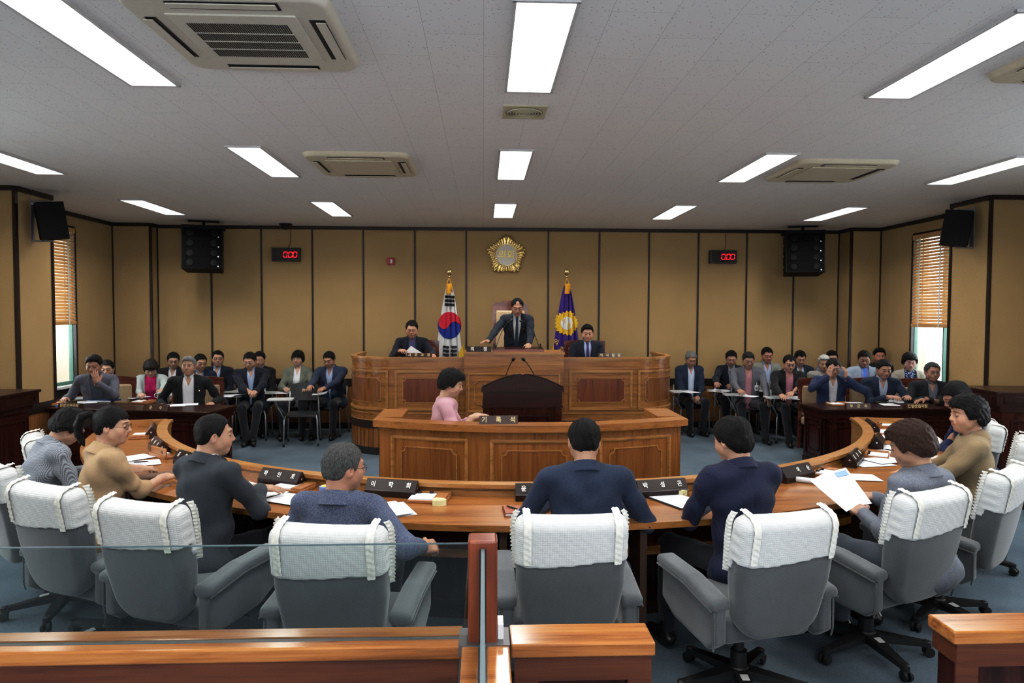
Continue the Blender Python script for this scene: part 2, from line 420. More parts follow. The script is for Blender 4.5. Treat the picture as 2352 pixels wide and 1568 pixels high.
def ik(sh, w, l1, l2, pole):
    d = w-sh; L = np.linalg.norm(d)
    mx = (l1+l2)*.985
    if L > mx: w = sh+d/L*mx; d = w-sh; L = mx
    dn = d/L; a = (l1*l1-l2*l2+L*L)/(2*L); h = math.sqrt(max(l1*l1-a*a, 0))
    p = pole-dn*(pole @ dn); p = p/np.linalg.norm(p)
    return sh+dn*a+p*h, w
def hand_field(S, W, dr, up, side, curl, f):
    """W wrist, dr finger direction, up back of hand; side +1 right hand"""
    y = dr/np.linalg.norm(dr); z = up-y*(up @ y); z = z/np.linalg.norm(z); x = np.cross(y, z); M = np.stack([x, y, z], 1)
    T = lambda p: W+M @ (np.array(p)*f)
    S.rbox(T((0, .045, -.002)), np.array((.040, .046, .014))*f, M, .013*f, .012)
    S.cone(T((0, -.03, 0)), T((0, .02, 0)), .026*f, .024*f, .02)
    base = [(-.030, .082), (-.010, .090), (.010, .087), (.029, .078)]; ln = [.068, .078, .072, .056]
    if side < 0: pass
    thumb = -side  # thumb lies towards the body midline when the palm faces down
    for i, ((bx, by), L) in enumerate(zip(base, ln)):
        k = i if thumb < 0 else 3-i
        bx2 = base[i][0]; by2 = base[k][1]; L = ln[k]
        p = np.array((bx2, by2, -.001)); a = 0; spread = bx2*1.2
        for q, fr in enumerate((.42, .33, .25)):
            a += R_(curl*(.75, 1, .9)[q]+(i*1.5))
            nx = p+L*fr*np.array((spread if q == 0 else spread*.3, math.cos(a), -math.sin(a)))
            S.cone(T(p), T(nx), (.0092-.0008*q)*f, (.0085-.0009*q)*f, .005*f); p = nx
    t0 = np.array((thumb*.026, .018, -.006)); t1 = t0+np.array((thumb*.026, .032, -.010)); t2 = t1+np.array((thumb*.010, .030, -.006-.0004*curl)); 
    S.cone(T(t0), T(t1), .014*f, .0115*f, .014*f); S.cone(T(t1), T(t2), .0108*f, .0082*f, .006*f)
    return M
def torso_prims(S, J, g, k=.03, arms=False):
    """torso in its own frame; g = extra thickness"""
    o, R, ts, w, bel, fem = J['hip'], J['RT'], J['ts'], J['w'], J['belly'], J['fem']
    T = lambda x, y, z: o+R @ np.array((x*w, y, z*ts))
    sh = .150 if not fem else .130
    S.ell(T(0, -.002, .33), (.160*w+g, .108+g, .19*ts+g), R, k)
    S.ell(T(0, .012+bel*.3, .13), (.150*w+g+bel*.3, .112+g+bel*.6, .17*ts+g), R, .06)
    S.ell(T(0, -.005, -.02), (.172*w+g, .125+g, .11+g), R, .05)
    if fem:
        for s in (-1, 1): S.ell(T(s*.07, .085, .30), (.055+g, .05+g, .055+g), R, .04)
    S.cone(T(-sh, -.012, .428), T(sh, -.012, .428), .052+g, .052+g, .05)
    for s in (-1, 1): S.ell(T(s*(sh+.018), -.012, .450), (.050+g, .052+g, .030+g), R, .035)
    for s in (-1, 1): S.cone(T(0, -.028, .462), T(s*sh, -.014, .436), .044+g*.8, .038+g, .045)
    return T
def sleeve(S, J, s, g, short=None, k=.03):
    a = J['arm'][s]; sh, el, wr = a
    S.cone(sh, el, .045+g, .037+g, k)
    e2 = el+(wr-el)*(short if short is not None else .97)
    S.cone(el, e2, .037+g, (.026 if short is None else .036)+g, .02)

def person(label, px, py, dep, yaw, lean=6, hyaw=0, hpitch=15, hroll=0, fem=False, w=1.0, belly=0.0, hair='short', hcol=(.004, .0035, .004), hcol2=None,
           jacket=(.02, .025, .04), jpat='plain', jc2=None, jscale=1.0, shirt=(.7, .75, .85), tie=None, pants=(.015, .016, .022), open_=.012, vlow=.14,
           hands=None, near=False, glasses=None, badge=None, skin=(.52, .31, .21), stand=False, floor=0.0, seat=.45, open_eyes=False, legs='sit', group=None,
           neck_open=True, short=None, nolapel=False, face=1.0, feet=(.13, .46), wrinkle=1.0, pin=None, collar=True, scarf=False, earring=False, hs=1.0):
    rng = np.random.default_rng(abs(hash((px, py))) % 100000 if False else int(px*7+py*13) % 99991)
    f = (.95 if fem else 1.0)*hs; tgt = at_y(px, py, dep)
    res_h, res_b, res_hand = (.0034, .0085, .0038) if near else (.0045, .011, .005)
    J = {'w': w*(.9 if fem else 1.0), 'belly': belly, 'fem': fem}
    hipz = (seat if not stand else .88)+floor+(.085 if not stand else 0)
    RT = rotm(lean, 0, 0); RH = rotm(hpitch, hyaw, hroll)
    ts = 1.0
    for _ in range(6):
        hip = np.array((0, 0, hipz)); neck = hip+RT @ np.array((0, -.028, .500*ts))
        hc = neck+RT @ np.array((0, .016, .074))+RH @ np.array((0, .018, .062*f))
        top = hc[2]+.118*f
        ts = float(np.clip(ts+(tgt[2]-top)/.5/max(math.cos(R_(lean)), .5), .84, 1.16))
    J.update(hip=hip, RT=RT, ts=ts)
    ry = rotm(0, yaw)
    org = np.array((tgt[0], tgt[1], 0))-ry @ np.array((hc[0], hc[1], 0)); org[2] = 0
    # arms
    J['arm'] = {}; hinfo = {}
    hands = hands or {}
    for s in (-1, 1):
        sh = hip+RT @ np.array((s*(.178 if not fem else .155)*w, -.01, .425*ts))
        h = hands.get(s) or {}
        p = h.get('p', (s*.12, .34, seat+floor+.17))
        if h.get('px') is not None:
            wp = at_y(*h['px']); p = ry.T @ (wp-org)
        p = np.array(p, float); pole = np.array(h.get('pole', (s*.55, -.35, -.8)), float)
        el, wr = ik(sh, p, .285*(.93 if fem else 1), .250*(.93 if fem else 1), pole)
        J['arm'][s] = (sh, el, wr)
        fd = (wr-el)/np.linalg.norm(wr-el)
        dr = np.array(h['dir'], float) if 'dir' in h else fd*np.array((1, 1, .35))+np.array((0, .12, -.05))
        up = np.array(h.get('up', (s*.25, 0, 1)), float)
        hinfo[s] = (wr+fd*.012, dr, up, h.get('curl', 22))
    # ---------- body mesh: coarse body under the clothes, fine head, neck and hands
    parts = []; lo = np.array((-.45, -.35, floor-.0)); 
    allp = np.array([hip, hc]+[q for s in (-1, 1) for q in J['arm'][s]])
    knee = {}; ank = {}
    for s in (-1, 1):
        if stand: knee[s] = hip+np.array((s*.10, .02, -.42)); ank[s] = np.array((s*.11, -.02, floor+.09))
        else:
            fx, fy = feet if not isinstance(feet, dict) else feet[s]
            knee[s] = np.array((s*(.09+abs(fx)*.45), .43, hipz-.01)); ank[s] = np.array((s*fx, fy-.03, floor+.085))
    S = SDF(np.minimum(allp.min(0)-.16, (-.3, -.2, floor)), np.maximum(allp.max(0)+.16, (.3, .62, floor+.3)), .016)
    torso_prims(S, J, -.018)
    for s in (-1, 1):
        sh, el, wr = J['arm'][s]; S.cone(sh, el, .040, .032, .02); S.cone(el, wr, .032, .022, .01)
        hj = hip+np.array((s*.085, .0, -.01)); S.cone(hj, knee[s], .066, .045, .03); S.cone(knee[s], ank[s], .045, .030, .02); S.cone(ank[s]-(0, .02, .03), ank[s]+(s*.01, .10, -.045), .03, .024, .02)
    parts.append(S.mesh())
    S = SDF(hc-.16*f-np.array((0, .02, .12)), hc+.16*f, res_h); head_field(S, hc, RH, f)
    nb = neck+RT @ np.array((0, 0, -.03)); nt_ = hc+RH @ np.array((0, -.028, -.045))*f
    nr = (.047 if fem else .056)
    S.cone(nb, nt_, nr+.006, nr, .03); S.cone(neck+RT @ np.array((0, .03, -.02)), hc+RH @ np.array((0, .03, -.07))*f, .03, .028, .03)
    if tie is None: S.cone(neck+RT @ np.array((0, .03, -.02)), hip+RT @ np.array((0, .064, .40*ts)), .032, .026, .03)
    Ph, Qh = S.mesh(); parts.append((Ph, Qh))
    for s in (-1, 1):
        W, dr, up, curl = hinfo[s]; c = W+dr/np.linalg.norm(dr)*.07
        lo, hi = c-.125, c+.125
        if short is not None: lo = np.minimum(lo, J['arm'][s][1]-.05); hi = np.maximum(hi, J['arm'][s][1]+.05)
        S = SDF(lo, hi, res_hand); hand_field(S, W, dr, up, s, curl, f*.98)
        if short is not None: S.cone(J['arm'][s][1], J['arm'][s][2], .036, .025, .02)
        parts.append(S.mesh())
    P, Q = joinm(parts)
    sk = np.array(skin)*.84
    col = face_colors(P, hc, RH, f, sk, brow=tuple(np.array(hcol)*.8+.012), open_eyes=open_eyes, lips=(.45, .10, .10) if fem else (.36, .15, .12), lipk=.9 if fem else .5)
    d = np.linalg.norm(P-hc, axis=1) > .2
    col[d] = sk*.97
    hm = cached(('hair', hcol, hcol2), hair_mat, 'hair', hcol, hcol2)
    body = np_mesh('person', P, Q, SKIN, None, col)
    body.location = org; body.rotation_euler = (0, 0, -R_(yaw)); tag(body, label, 'person', group)
    # ---------- hair
    if hair:
        Pq, Qq = hair_mesh(hc, RH, f, hair, res_h*1.05, rng); np_mesh('hair', Pq, Qq, hm, body)
    # ---------- trousers and shoes
    S = SDF((-.36, -.22, floor+.03), (.36, max(.62, ank[1][1]+.1, ank[-1][1]+.1), hipz+.16), res_b*1.15)
    S.ell(hip+np.array((0, .005, -.01)), (.160*w, .11, .09), None, .02)
    for s in (-1, 1):
        hj = hip+np.array((s*.088, .0, -.01)); S.cone(hj, knee[s], .080, .062, .03); S.cone(knee[s], ank[s]+(0, 0, .0), .064, .050, .03)
    gx, gy, gz = S.grid(); S.F += (.003*np.sin(40*gy+25*gx)*np.sin(30*gz)).astype(np.float32)
    S.F = np.maximum(S.F, (floor+.075-gz)+0*S.F).astype(np.float32)
    Pq, Qq = S.mesh(); np_mesh('trousers', Pq, Qq, cached(('f', pants), fabric, 'trouser_cloth', pants), body)
    shm = cached('shoe', plain, 'shoe_leather', (.012, .011, .011), .3)
    for s in (-1, 1):
        S = SDF(ank[s]-(.09, .12, .1), ank[s]+(.09, .24, .09), .008 if near else .012)
        a = ank[s]; S.cone(a-(0, .03, .035), a+(s*.02, .15, -.05), .042, .034, .03); S.cone(a-(0, 0, -.02), a-(0, 0, .04), .040, .04, .03)
        g = S.grid(); S.F = np.maximum(S.F, (floor+.002-g[2])+0*S.F).astype(np.float32)
        Pq, Qq = S.mesh(); np_mesh('shoe', Pq, Qq, shm, body)
    # ---------- shirt
    cm = cached(('f', shirt), fabric, 'shirt_cloth', shirt) if not isinstance(shirt, str) else cached(shirt, fabric, 'blouse_cloth', (.01, .03, .12), 'dots', (.6, .65, .7))
    T = lambda x, y, z: hip+RT @ np.array((x, y, z*ts))
    tl = np.minimum(T(-.26, -.2, -.12), T(-.26, -.2, .62)); th = np.maximum(T(.26, .26, -.12), T(.26, .26, .62))
    lo = np.minimum(tl, th)-.03; hi = np.maximum(tl, th)+.03
    def collar_ring(S, r0, t, z0, z1, tilt, gap, lowf=0, fl=.12):
        n0 = neck+RT @ np.array((0, .008, -.01)); Rn = RT @ rotm(tilt)
        x, y, z = S.frame(n0, Rn); rr = np.sqrt((x*1.0)**2+(y*.95)**2); flare = r0+(z1-z)*fl-(z1-z0)*.12*(fl < .2)
        d = np.maximum(np.abs(rr-flare)-t, np.maximum(z0-z-lowf*np.clip(y/.06, 0, 1), z-z1))
        if gap: d = np.where(y > 0, np.maximum(d, gap-np.abs(x)), d)
        return d.astype(np.float32)
    if not nolapel or collar:
        S = SDF(lo, hi, res_b*.8); torso_prims(S, J, -.002)
        x, y, z = S.frame(hip, RT); z = z/ts
        S.F = np.maximum(S.F, (-.03-y)+0*S.F).astype(np.float32)      # only the front is ever seen
        S.F = np.maximum(S.F, (np.abs(x)-.13)+0*S.F).astype(np.float32)
        if tie is None: S.F += (.0015*np.exp(-(x/.006)**2)).astype(np.float32)*-1
        if tie is None and collar:
            wn2 = np.interp(z, [.385, .50], [.0, .045]); S.F = np.where(y > .02, np.maximum(S.F, wn2-np.abs(x)), S.F).astype(np.float32)
        parts = [S.mesh()]
        if collar:
            S = SDF(neck-.11, neck+.11, res_h*1.1)
            d = collar_ring(S, nr+.009, .0040, -.03, .048, 16, .016, .03); S.F = np.minimum(S.F, d); parts.append(S.mesh())
        Pq, Qq = joinm(parts); np_mesh('shirt', Pq, Qq, cm, body)
    if tie is not None:
        S = SDF(lo, hi, res_b*.7); torso_prims(S, J, .003)
        x, y, z = S.frame(hip, RT); z = z/ts
        wdt = np.interp(z, [0, .1, .45, .47, .5], [.03, .03, .017, .02, .024])
        S.F = np.maximum(S.F, np.maximum(np.abs(x)-wdt, np.maximum(.03-y, z-.5))).astype(np.float32)
        S.ell(neck+RT @ np.array((0, .075, -.03)), (.020, .016, .020), RT, .01)
        Pq, Qq = S.mesh(); np_mesh('tie', Pq, Qq, cached(('tie', tie), fabric, 'tie_silk', tie, 'heather'), body)
    # ---------- jacket
    jm = cached(('j', jacket, jpat, jc2, jscale), fabric, 'jacket_cloth', jacket, jpat, jc2, .85, .06, jscale)
    pts = np.array([q for s in (-1, 1) for q in J['arm'][s]]+[T(0, .15, -.1), T(0, -.15, -.1), T(.2, 0, 0), T(-.2, 0, 0), T(0, 0, .52)])
    lo2, hi2 = pts.min(0)-.12, pts.max(0)+.12
    S = SDF(lo2, hi2, res_b); g = .014
    torso_prims(S, J, g)
    S.ell(T(0, .02, -.05), (.19*w+g, .145+g, .10), RT, .05)
    for s in (-1, 1): sleeve(S, J, s, g, short, .014)
    x, y, z = S.frame(hip, RT); z = z/ts
    gx, gy, gz = S.grid(); ph = rng.uniform(0, 6, 8); wk = .0032*wrinkle
    fold = np.sin(38*gz+9*gx+ph[0]+2.2*np.sin(13*gx+ph[1])+1.5*np.sin(11*gy+ph[2]))*wk+np.sin(22*gx-30*gz+ph[3]+2*np.sin(9*gz+ph[4]))*wk*.8
    for s in (-1, 1):
        el = J['arm'][s][1]; de = np.sqrt((gx-el[0])**2+(gy-el[1])**2+(gz-el[2])**2)
        fold = fold+.005*wrinkle*np.exp(-(de/.09)**2)*np.sin(95*de+ph[5+(s > 0)]+30*gx)
    fold = fold+.0025*np.exp(-(x/.004)**2)*(y < 0)*(z < .44)              # centre back seam
    S.F += fold.astype(np.float32)
    hem = np.maximum(0, 0)
    if not nolapel:
        vt = max(.056 if not fem else .052, open_)
        wv = np.interp(z, [-.1, vlow, .42, .52], [open_, max(open_*.9, .006), vt, vt*.95])
        S.F = np.where(y > .02, np.maximum(S.F, (wv-np.abs(x))*.9), S.F).astype(np.float32)
    x, y, z = S.frame(neck+RT @ np.array((0, .0, 0)), RT)
    nk = (.066 if not nolapel else .075)
    dn = np.maximum(nk-np.sqrt(x**2+(y-.012)**2), -.012-z-(.03*np.clip(y/.06, 0, 1) if nolapel else 0))
    S.F = np.maximum(S.F, -np.maximum(np.sqrt(x**2+(y-.012)**2)-nk, -.02-z+.0*x)).astype(np.float32)
    parts = [S.mesh()]
    if not nolapel or collar == 'turn':
        S2 = SDF(neck-.14, neck+.14, res_h*1.3)
        d = collar_ring(S2, nr+.016, .0065, -.032 if not nolapel else -.045, .030, 16, .058, 0, .22 if not nolapel else .28); S2.F = np.minimum(S2.F, d); parts.append(S2.mesh())
    if not nolapel:
        S2 = SDF(lo, hi, res_b*.62); torso_prims(S2, J, g+.0055)
        x, y, z = S2.frame(hip, RT); z = z/ts
        wv = np.interp(z, [-.1, vlow, .42, .52], [open_, max(open_*.9, .006), vt, vt*.95])
        lw = np.interp(z, [vlow, vlow+.05, .36, .365, .40, .405, .5], [.0, .02, .062, .062, .045, .055, .02])
        a = np.abs(x)-wv
        S2.F = np.maximum(S2.F, np.maximum(np.maximum(-a, a-lw), np.maximum(.03-y, vlow-z))).astype(np.float32)
        parts.append(S2.mesh())
    Pq, Qq = joinm(parts); jo = np_mesh('jacket' if not nolapel else 'blouse', Pq, Qq, jm, body)
    # white cuffs
    if short is None and not fem:
        S = None
    # ---------- glasses
    if glasses:
        gm = cached(('gl', glasses), plain, 'glasses_frame', glasses, .3, .4); b = MB()
        Mh = Matrix([[*RH[i]*f, hc[i]] for i in range(3)]+[[0, 0, 0, 1]])
        for s in (-1, 1):
            ring = [(s*.032+.023*math.cos(t), .1015-.004*abs(math.cos(t)), .006+.0165*math.sin(t)) for t in np.linspace(0, 2*PI, 17)]
            b.tube(ring, .0015, 5, Mh, cap=False); b.tube([(s*.054, .098, .010), (s*.079, .06, .010), (s*.085, -.005, .008)], .0015, 5, Mh)
        b.tube([(-.010, .1045, .012), (.010, .1045, .012)], .0014, 5, Mh); b.build('glasses', gm, body, smooth=True)
    def front_y(xx, zz, ex=.02):
        yy = .22
        A0, B0 = T(xx, .0, zz), T(xx, .24, zz); S0 = SDF(np.minimum(A0, B0)-.02, np.maximum(A0, B0)+.02, .01); torso_prims(S0, J, ex)
        for i in range(60):
            p = T(xx, yy, zz); ii = np.clip(((p-S0.lo)/S0.res).astype(int), 0, np.array(S0.F.shape)-1)
            if S0.F[tuple(ii)] < .004: break
            yy -= .004
        return T(xx, yy+.006, zz)
    if badge:
        p = front_y(badge[0], badge[1]); Mh = Matrix([[*RT[i], p[i]] for i in range(3)]+[[0, 0, 0, 1]])
        b = MB(); b.box((0, 0, 0), (.058, .004, .085), Mh, .0015); b.box((0, .0, .055), (.012, .006, .03), Mh); b.tube([(0, 0, .065), (0, -.004, .09)], .003, 6, Mh)
        b.build('name_badge', cached('badge', plain, 'badge_plastic', (.75, .77, .78), .25), body)
        MB().box((0, .0028, -.005), (.026, .001, .034), Mh).build('badge_photo', cached('badgep', plain, 'badge_print', (.10, .12, .17), .5), body)
    if pin:
        p = front_y(pin[0], pin[1]); Mh = Matrix([[*RT[i], p[i]] for i in range(3)]+[[0, 0, 0, 1]])
        MB().lathe([(.0, 0), (.010, .001), (.007, .005), (0, .006)], 10, M=Mh, axis='y').build('lapel_pin', cached('gold', plain, 'gold', (.8, .55, .18), .25, 1.0), body)
    J.update(hc=hc, RH=RH, org=org, ry=ry, neck=neck, top=top, f=f, hand={s: org+ry @ hinfo[s][0] for s in (-1, 1)})
    if abs(top-tgt[2]) > .02: print('HEADZ', label[:40], round(top-tgt[2], 3))
    return body, J
# ------------------------------------------------------------------ the room
RL, RR, YB, YF, ZC = -5.84, 6.45, 11.5, -3.2, 3.30
PX_L, PX_R = -5.25, 5.96
def wall_fabric():
    m, nt, b = _mat('wall_fabric'); mp = _coord(nt, (1, 1, 1))
    n1 = _n(nt, 'ShaderNodeTexNoise', Scale=260.0, Detail=3.0); n2 = _n(nt, 'ShaderNodeTexNoise', Scale=2.2, Detail=5.0)
    nt.links.new(mp.outputs[0], n1.inputs['Vector']); nt.links.new(mp.outputs[0], n2.inputs['Vector'])
    ad = _n(nt, 'ShaderNodeMath', operation='MULTIPLY_ADD'); ad.inputs[1].default_value = .22
    nt.links.new(n2.outputs['Fac'], ad.inputs[0]); nt.links.new(n1.outputs['Fac'], ad.inputs[2])
    rp = _ramp(nt, [(.35, (.36, .245, .112)), (1.0, (.56, .395, .195))]); nt.links.new(ad.outputs[0], rp.inputs[0])
    nt.links.new(rp.outputs[0], b.inputs['Base Color']); b.inputs['Roughness'].default_value = .9; b.inputs['Specular IOR Level'].default_value = .15
    _bump(nt, b, n1.outputs['Fac'], .15, .002); return m
def ceiling_mat():
    m, nt, b = _mat('ceiling_tiles'); mp = _coord(nt, (1, 1, 1), (0, 0, R_(90)))
    br = nt.nodes.new('ShaderNodeTexBrick'); nt.links.new(mp.outputs[0], br.inputs['Vector'])
    br.inputs['Scale'].default_value = 1.0; br.inputs['Brick Width'].default_value = .6; br.inputs['Row Height'].default_value = .3
    br.inputs['Mortar Size'].default_value = .0016; br.inputs['Mortar Smooth'].default_value = .3
    br.inputs['Color1'].default_value = (.86, .865, .875, 1); br.inputs['Color2'].default_value = (.845, .85, .86, 1); br.inputs['Mortar'].default_value = (.62, .62, .63, 1)
    mp2 = _coord(nt, (1, 1, 1)); v = _n(nt, 'ShaderNodeTexVoronoi', Scale=42.0); nt.links.new(mp2.outputs[0], v.inputs['Vector'])
    n = _n(nt, 'ShaderNodeTexNoise', Scale=120.0, Detail=2.0); nt.links.new(mp2.outputs[0], n.inputs['Vector'])
    mm = _n(nt, 'ShaderNodeMath', operation='MULTIPLY_ADD'); mm.inputs[1].default_value = .16
    nt.links.new(n.outputs['Fac'], mm.inputs[0]); nt.links.new(v.outputs['Distance'], mm.inputs[2])
    rp = _ramp(nt, [(.19, (.25, .25, .25)), (.24, (1, 1, 1))]); nt.links.new(mm.outputs[0], rp.inputs[0])
    mx = _n(nt, 'ShaderNodeMix', data_type='RGBA', blend_type='MULTIPLY'); mx.inputs[0].default_value = .75
    nt.links.new(br.outputs['Color'], mx.inputs[6]); nt.links.new(rp.outputs[0], mx.inputs[7]); nt.links.new(mx.outputs[2], b.inputs['Base Color'])
    b.inputs['Roughness'].default_value = .75; _bump(nt, b, rp.outputs[0], .25, .003); return m
def carpet_mat():
    m, nt, b = _mat('blue_carpet'); mp = _coord(nt, (1, 1, 1))
    n1 = _n(nt, 'ShaderNodeTexNoise', Scale=130.0, Detail=5.0, Roughness=.7); n2 = _n(nt, 'ShaderNodeTexNoise', Scale=1.6, Detail=5.0)
    nt.links.new(mp.outputs[0], n1.inputs['Vector']); nt.links.new(mp.outputs[0], n2.inputs['Vector'])
    ad = _n(nt, 'ShaderNodeMath', operation='MULTIPLY_ADD'); ad.inputs[1].default_value = .5
    nt.links.new(n2.outputs['Fac'], ad.inputs[0]); nt.links.new(n1.outputs['Fac'], ad.inputs[2])
    rp = _ramp(nt, [(.50, (.062, .086, .108)), (1.0, (.175, .225, .268))]); nt.links.new(ad.outputs[0], rp.inputs[0])
    nt.links.new(rp.outputs[0], b.inputs['Base Color']); b.inputs['Roughness'].default_value = .95; b.inputs['Specular IOR Level'].default_value = .1
    _bump(nt, b, n1.outputs['Fac'], .6, .006); return m
WALLM = wall_fabric(); TRIM = plain('dark_trim', (.022, .014, .012), .35, noise=.1)
WAINS = wood('wainscot_wood', (.16, .055, .018), (.27, .11, .035), (.36, .16, .06), 'z')
FR = MB().b2(RL-.3, RR+.3, YF, YB+.3, -.2, 0).build('floor', carpet_mat()); tag(FR, kind='structure')
def struct(name, mb, mat, parent=None):
    o = mb.build(name, mat, parent)
    if parent is None: o['kind'] = 'structure'
    return o
struct('ceiling', MB().b2(RL-.3, RR+.3, YF, YB+.3, ZC, ZC+.15), ceiling_mat())
struct('wall_back', MB().b2(-5.26, 5.97, YB, YB+.25, 0, ZC), WALLM)
struct('wall_front', MB().b2(RL-.3, RR+.3, YF-.2, YF, 0, ZC), WALLM)
# side walls: window openings between piers
WZ0, WZ1 = .86, 3.08
LW = [(8.9, 10.25), (3.9, 5.6), (-1.6, .1)]
def side_wall(sgn, X):
    w = MB(); xo = X+sgn*.10; wins = LW[::-1]
    ys = [YF]+[v for a in wins for v in a]+[YB+.25]
    for i in range(0, len(ys), 2): w.b2(X, xo, ys[i], ys[i+1], 0, ZC)
    for a, b in wins: w.b2(X, xo, a, b, 0, WZ0); w.b2(X, xo, a, b, WZ1, ZC)
    return w
struct('wall_left', side_wall(-1, RL), WALLM); struct('wall_right', side_wall(1, RR), WALLM)
pn = 0
for sgn, X, PX, ps in ((-1, RL, PX_L, [(8.08, 8.74), (2.5, 3.2), (11.27, YB)]), (1, RR, PX_R, [(8.0, 8.68), (2.5, 3.2), (11.1, YB)])):
    for a, b in ps: pn += 1; struct('pillar_%d' % pn, MB().b2(PX, X, a, b, 0, ZC), WALLM)
# dark trims: cornice, wainscot band, base and vertical strips
tr = MB(); ws = MB()
def hrun(x0, y0, x1, y1, nx, ny):
    """trims along a straight wall face whose inward normal is (nx, ny)"""
    for z0, z1, t, m in ((ZC-.055, ZC, .035, tr), (.70, .82, .018, tr), (.0, .10, .02, tr), (.10, .70, .010, ws)):
        m.b2(min(x0, x1, x0+nx*t, x1+nx*t), max(x0, x1, x0+nx*t, x1+nx*t), min(y0, y1, y0+ny*t, y1+ny*t), max(y0, y1, y0+ny*t, y1+ny*t), z0, z1)
hrun(-5.26, YB, 5.97, YB, 0, -1)
for sgn, X, PX, piers, cy in ((-1, RL, PX_L, [(8.08, 8.74), (2.5, 3.2)], 11.27), (1, RR, PX_R, [(8.0, 8.68), (2.5, 3.2)], 11.1)):
    hrun(PX, cy, X, cy, 0, -1); hrun(PX, cy, PX, YB, -sgn, 0)
    y = cy
    for a, b in piers:
        hrun(X, b, X, y, -sgn, 0); hrun(PX, a, PX, b, -sgn, 0); hrun(PX, a, X, a, 0, -1); hrun(PX, b, X, b, 0, 1); y = a
    hrun(X, YF, X, y, -sgn, 0)
def vstrip(x, y, w=.028, d=.012): tr.b2(x-w/2, x+w/2, y-d, y+d, .82, ZC)
k = 11.5/11.4
for x in (-4.358, -3.565, -2.754, -1.938, -1.11, -.277, 1.061, 1.9, 2.722, 3.542, 4.352, 5.145): vstrip(x*k, YB)
for x, y in ((-5.25, YB), (5.96, YB)): vstrip(x, y-.005, .03, .015)
for x, y in ((PX_L, 11.27), (PX_R, 11.1), (RL, 11.27), (RR, 11.1), (PX_L, 8.08), (PX_R, 8.0), (PX_L, 8.74), (PX_R, 8.68)): vstrip(x, y, .034, .017)
tr.b2(PX_L, PX_L+.012, 8.09, 8.12, .82, ZC)
struct('trim_1', tr, TRIM); struct('trim_2', ws, WAINS)
# windows
GLASS, gnt, gb = _mat('window_glass'); gb.inputs['Base Color'].default_value = (.95, 1, .98, 1); gb.inputs['Transmission Weight'].default_value = 1; gb.inputs['Roughness'].default_value = 0; gb.inputs['IOR'].default_value = 1.1
GREEN = plain('green_frame', (.10, .22, .17), .4); WHITEP = plain('white_paint', (.75, .75, .72), .5)
SLATM = wood('blind_slat_wood', (.42, .22, .075), (.58, .33, .13), (.70, .43, .2), 'y', .45, .1)
OUT = plain('outside_building_glow', (.45, .38, .29), .9, emis=(.80, .66, .50), estr=.62); SKYC = plain('outside_haze', (.9, .93, .95), 1, emis=(1, 1, 1), estr=2.2)  # building wall given a glow that stands in for daylight on it
wn = 0
for sgn, X in ((-1, RL), (1, RR)):
    for a, b in LW:
        wn += 1; y0, y1 = a, b; xo = X+sgn*.07
        fr = MB()
        for q0, q1 in ((y0, y0+.02), (y1-.02, y1), ((y0+y1)/2-.012, (y0+y1)/2+.012)): fr.b2(xo-.03, xo+.03, q0, q1, WZ0, WZ1)
        for q0, q1 in ((WZ0, WZ0+.05), (WZ1-.05, WZ1)): fr.b2(xo-.03, xo+.03, y0, y1, q0, q1)
        w = fr.build('window_%d' % wn, GREEN); w['kind'] = 'structure'
        MB().b2(xo-.004, xo+.004, y0+.05, y1-.05, WZ0+.05, WZ1-.05).build('window_pane', GLASS, w)
        MB().b2(min(X-sgn*.06, X+sgn*.11), max(X-sgn*.06, X+sgn*.11), y0, y1, WZ0-.03, WZ0+.004).build('window_sill', WHITEP, w)
        t = MB()
        for q in (y0, y1): t.b2(min(X-sgn*.012, X+sgn*.03), max(X-sgn*.012, X+sgn*.03), q-.02, q+.02, WZ0, WZ1)
        t.b2(min(X-sgn*.012, X+sgn*.03), max(X-sgn*.012, X+sgn*.03), y0, y1, WZ1-.01, WZ1+.03); t.build('window_casing', TRIM, w)
        # wooden venetian blind
        if a > 5:
            bl = empty('venetian_blind', (X-sgn*.005, (y0+y1)/2, WZ1), 0, 'wooden slat blind half lowered in the %s window' % ('left' if sgn < 0 else 'right'), 'blind')
            L = y1-y0-.06; sl = MB(); zb = 1.76
            z = WZ1-.10
            while z > zb:
                sl.box((0, 0, z-WZ1), (.048, L, .003), Matrix.Translation((0, 0, 0)) @ Matrix.Translation((0, 0, z-WZ1)) @ Matrix.Rotation(R_(-52*sgn), 4, 'Y') @ Matrix.Translation((0, 0, -(z-WZ1)))); z -= .045
            sl.build('slats', SLATM, bl)
            MB().box((0, 0, -.035), (.055, L, .07), None, .004).build('head_rail', SLATM, bl); MB().box((0, 0, zb-WZ1-.02), (.05, L, .05), None, .006).build('bottom_rail', SLATM, bl)
            c = MB()
            for q in (-.36, 0, .36):
                c.b2(-.03, -.027, q*L-.014, q*L+.014, zb-WZ1-.04, -.05); c.b2(.027, .03, q*L-.014, q*L+.014, zb-WZ1-.04, -.05)
            c.build('ladder_tape', WHITEP, bl)
    xf = -6.36 if sgn < 0 else 6.86
    o = MB().b2(min(X+sgn*.12, xf), max(X+sgn*.12, xf), 10.5, 11.4, -1, 5).build('exterior_wall_%d' % (1 if sgn < 0 else 2), OUT); o['kind'] = 'structure'
    o = MB().b2(X+sgn*5.0, X+sgn*5.1, YF, 60, -1, 12).build('backdrop_%d' % (1 if sgn < 0 else 2), SKYC); o['kind'] = 'structure'
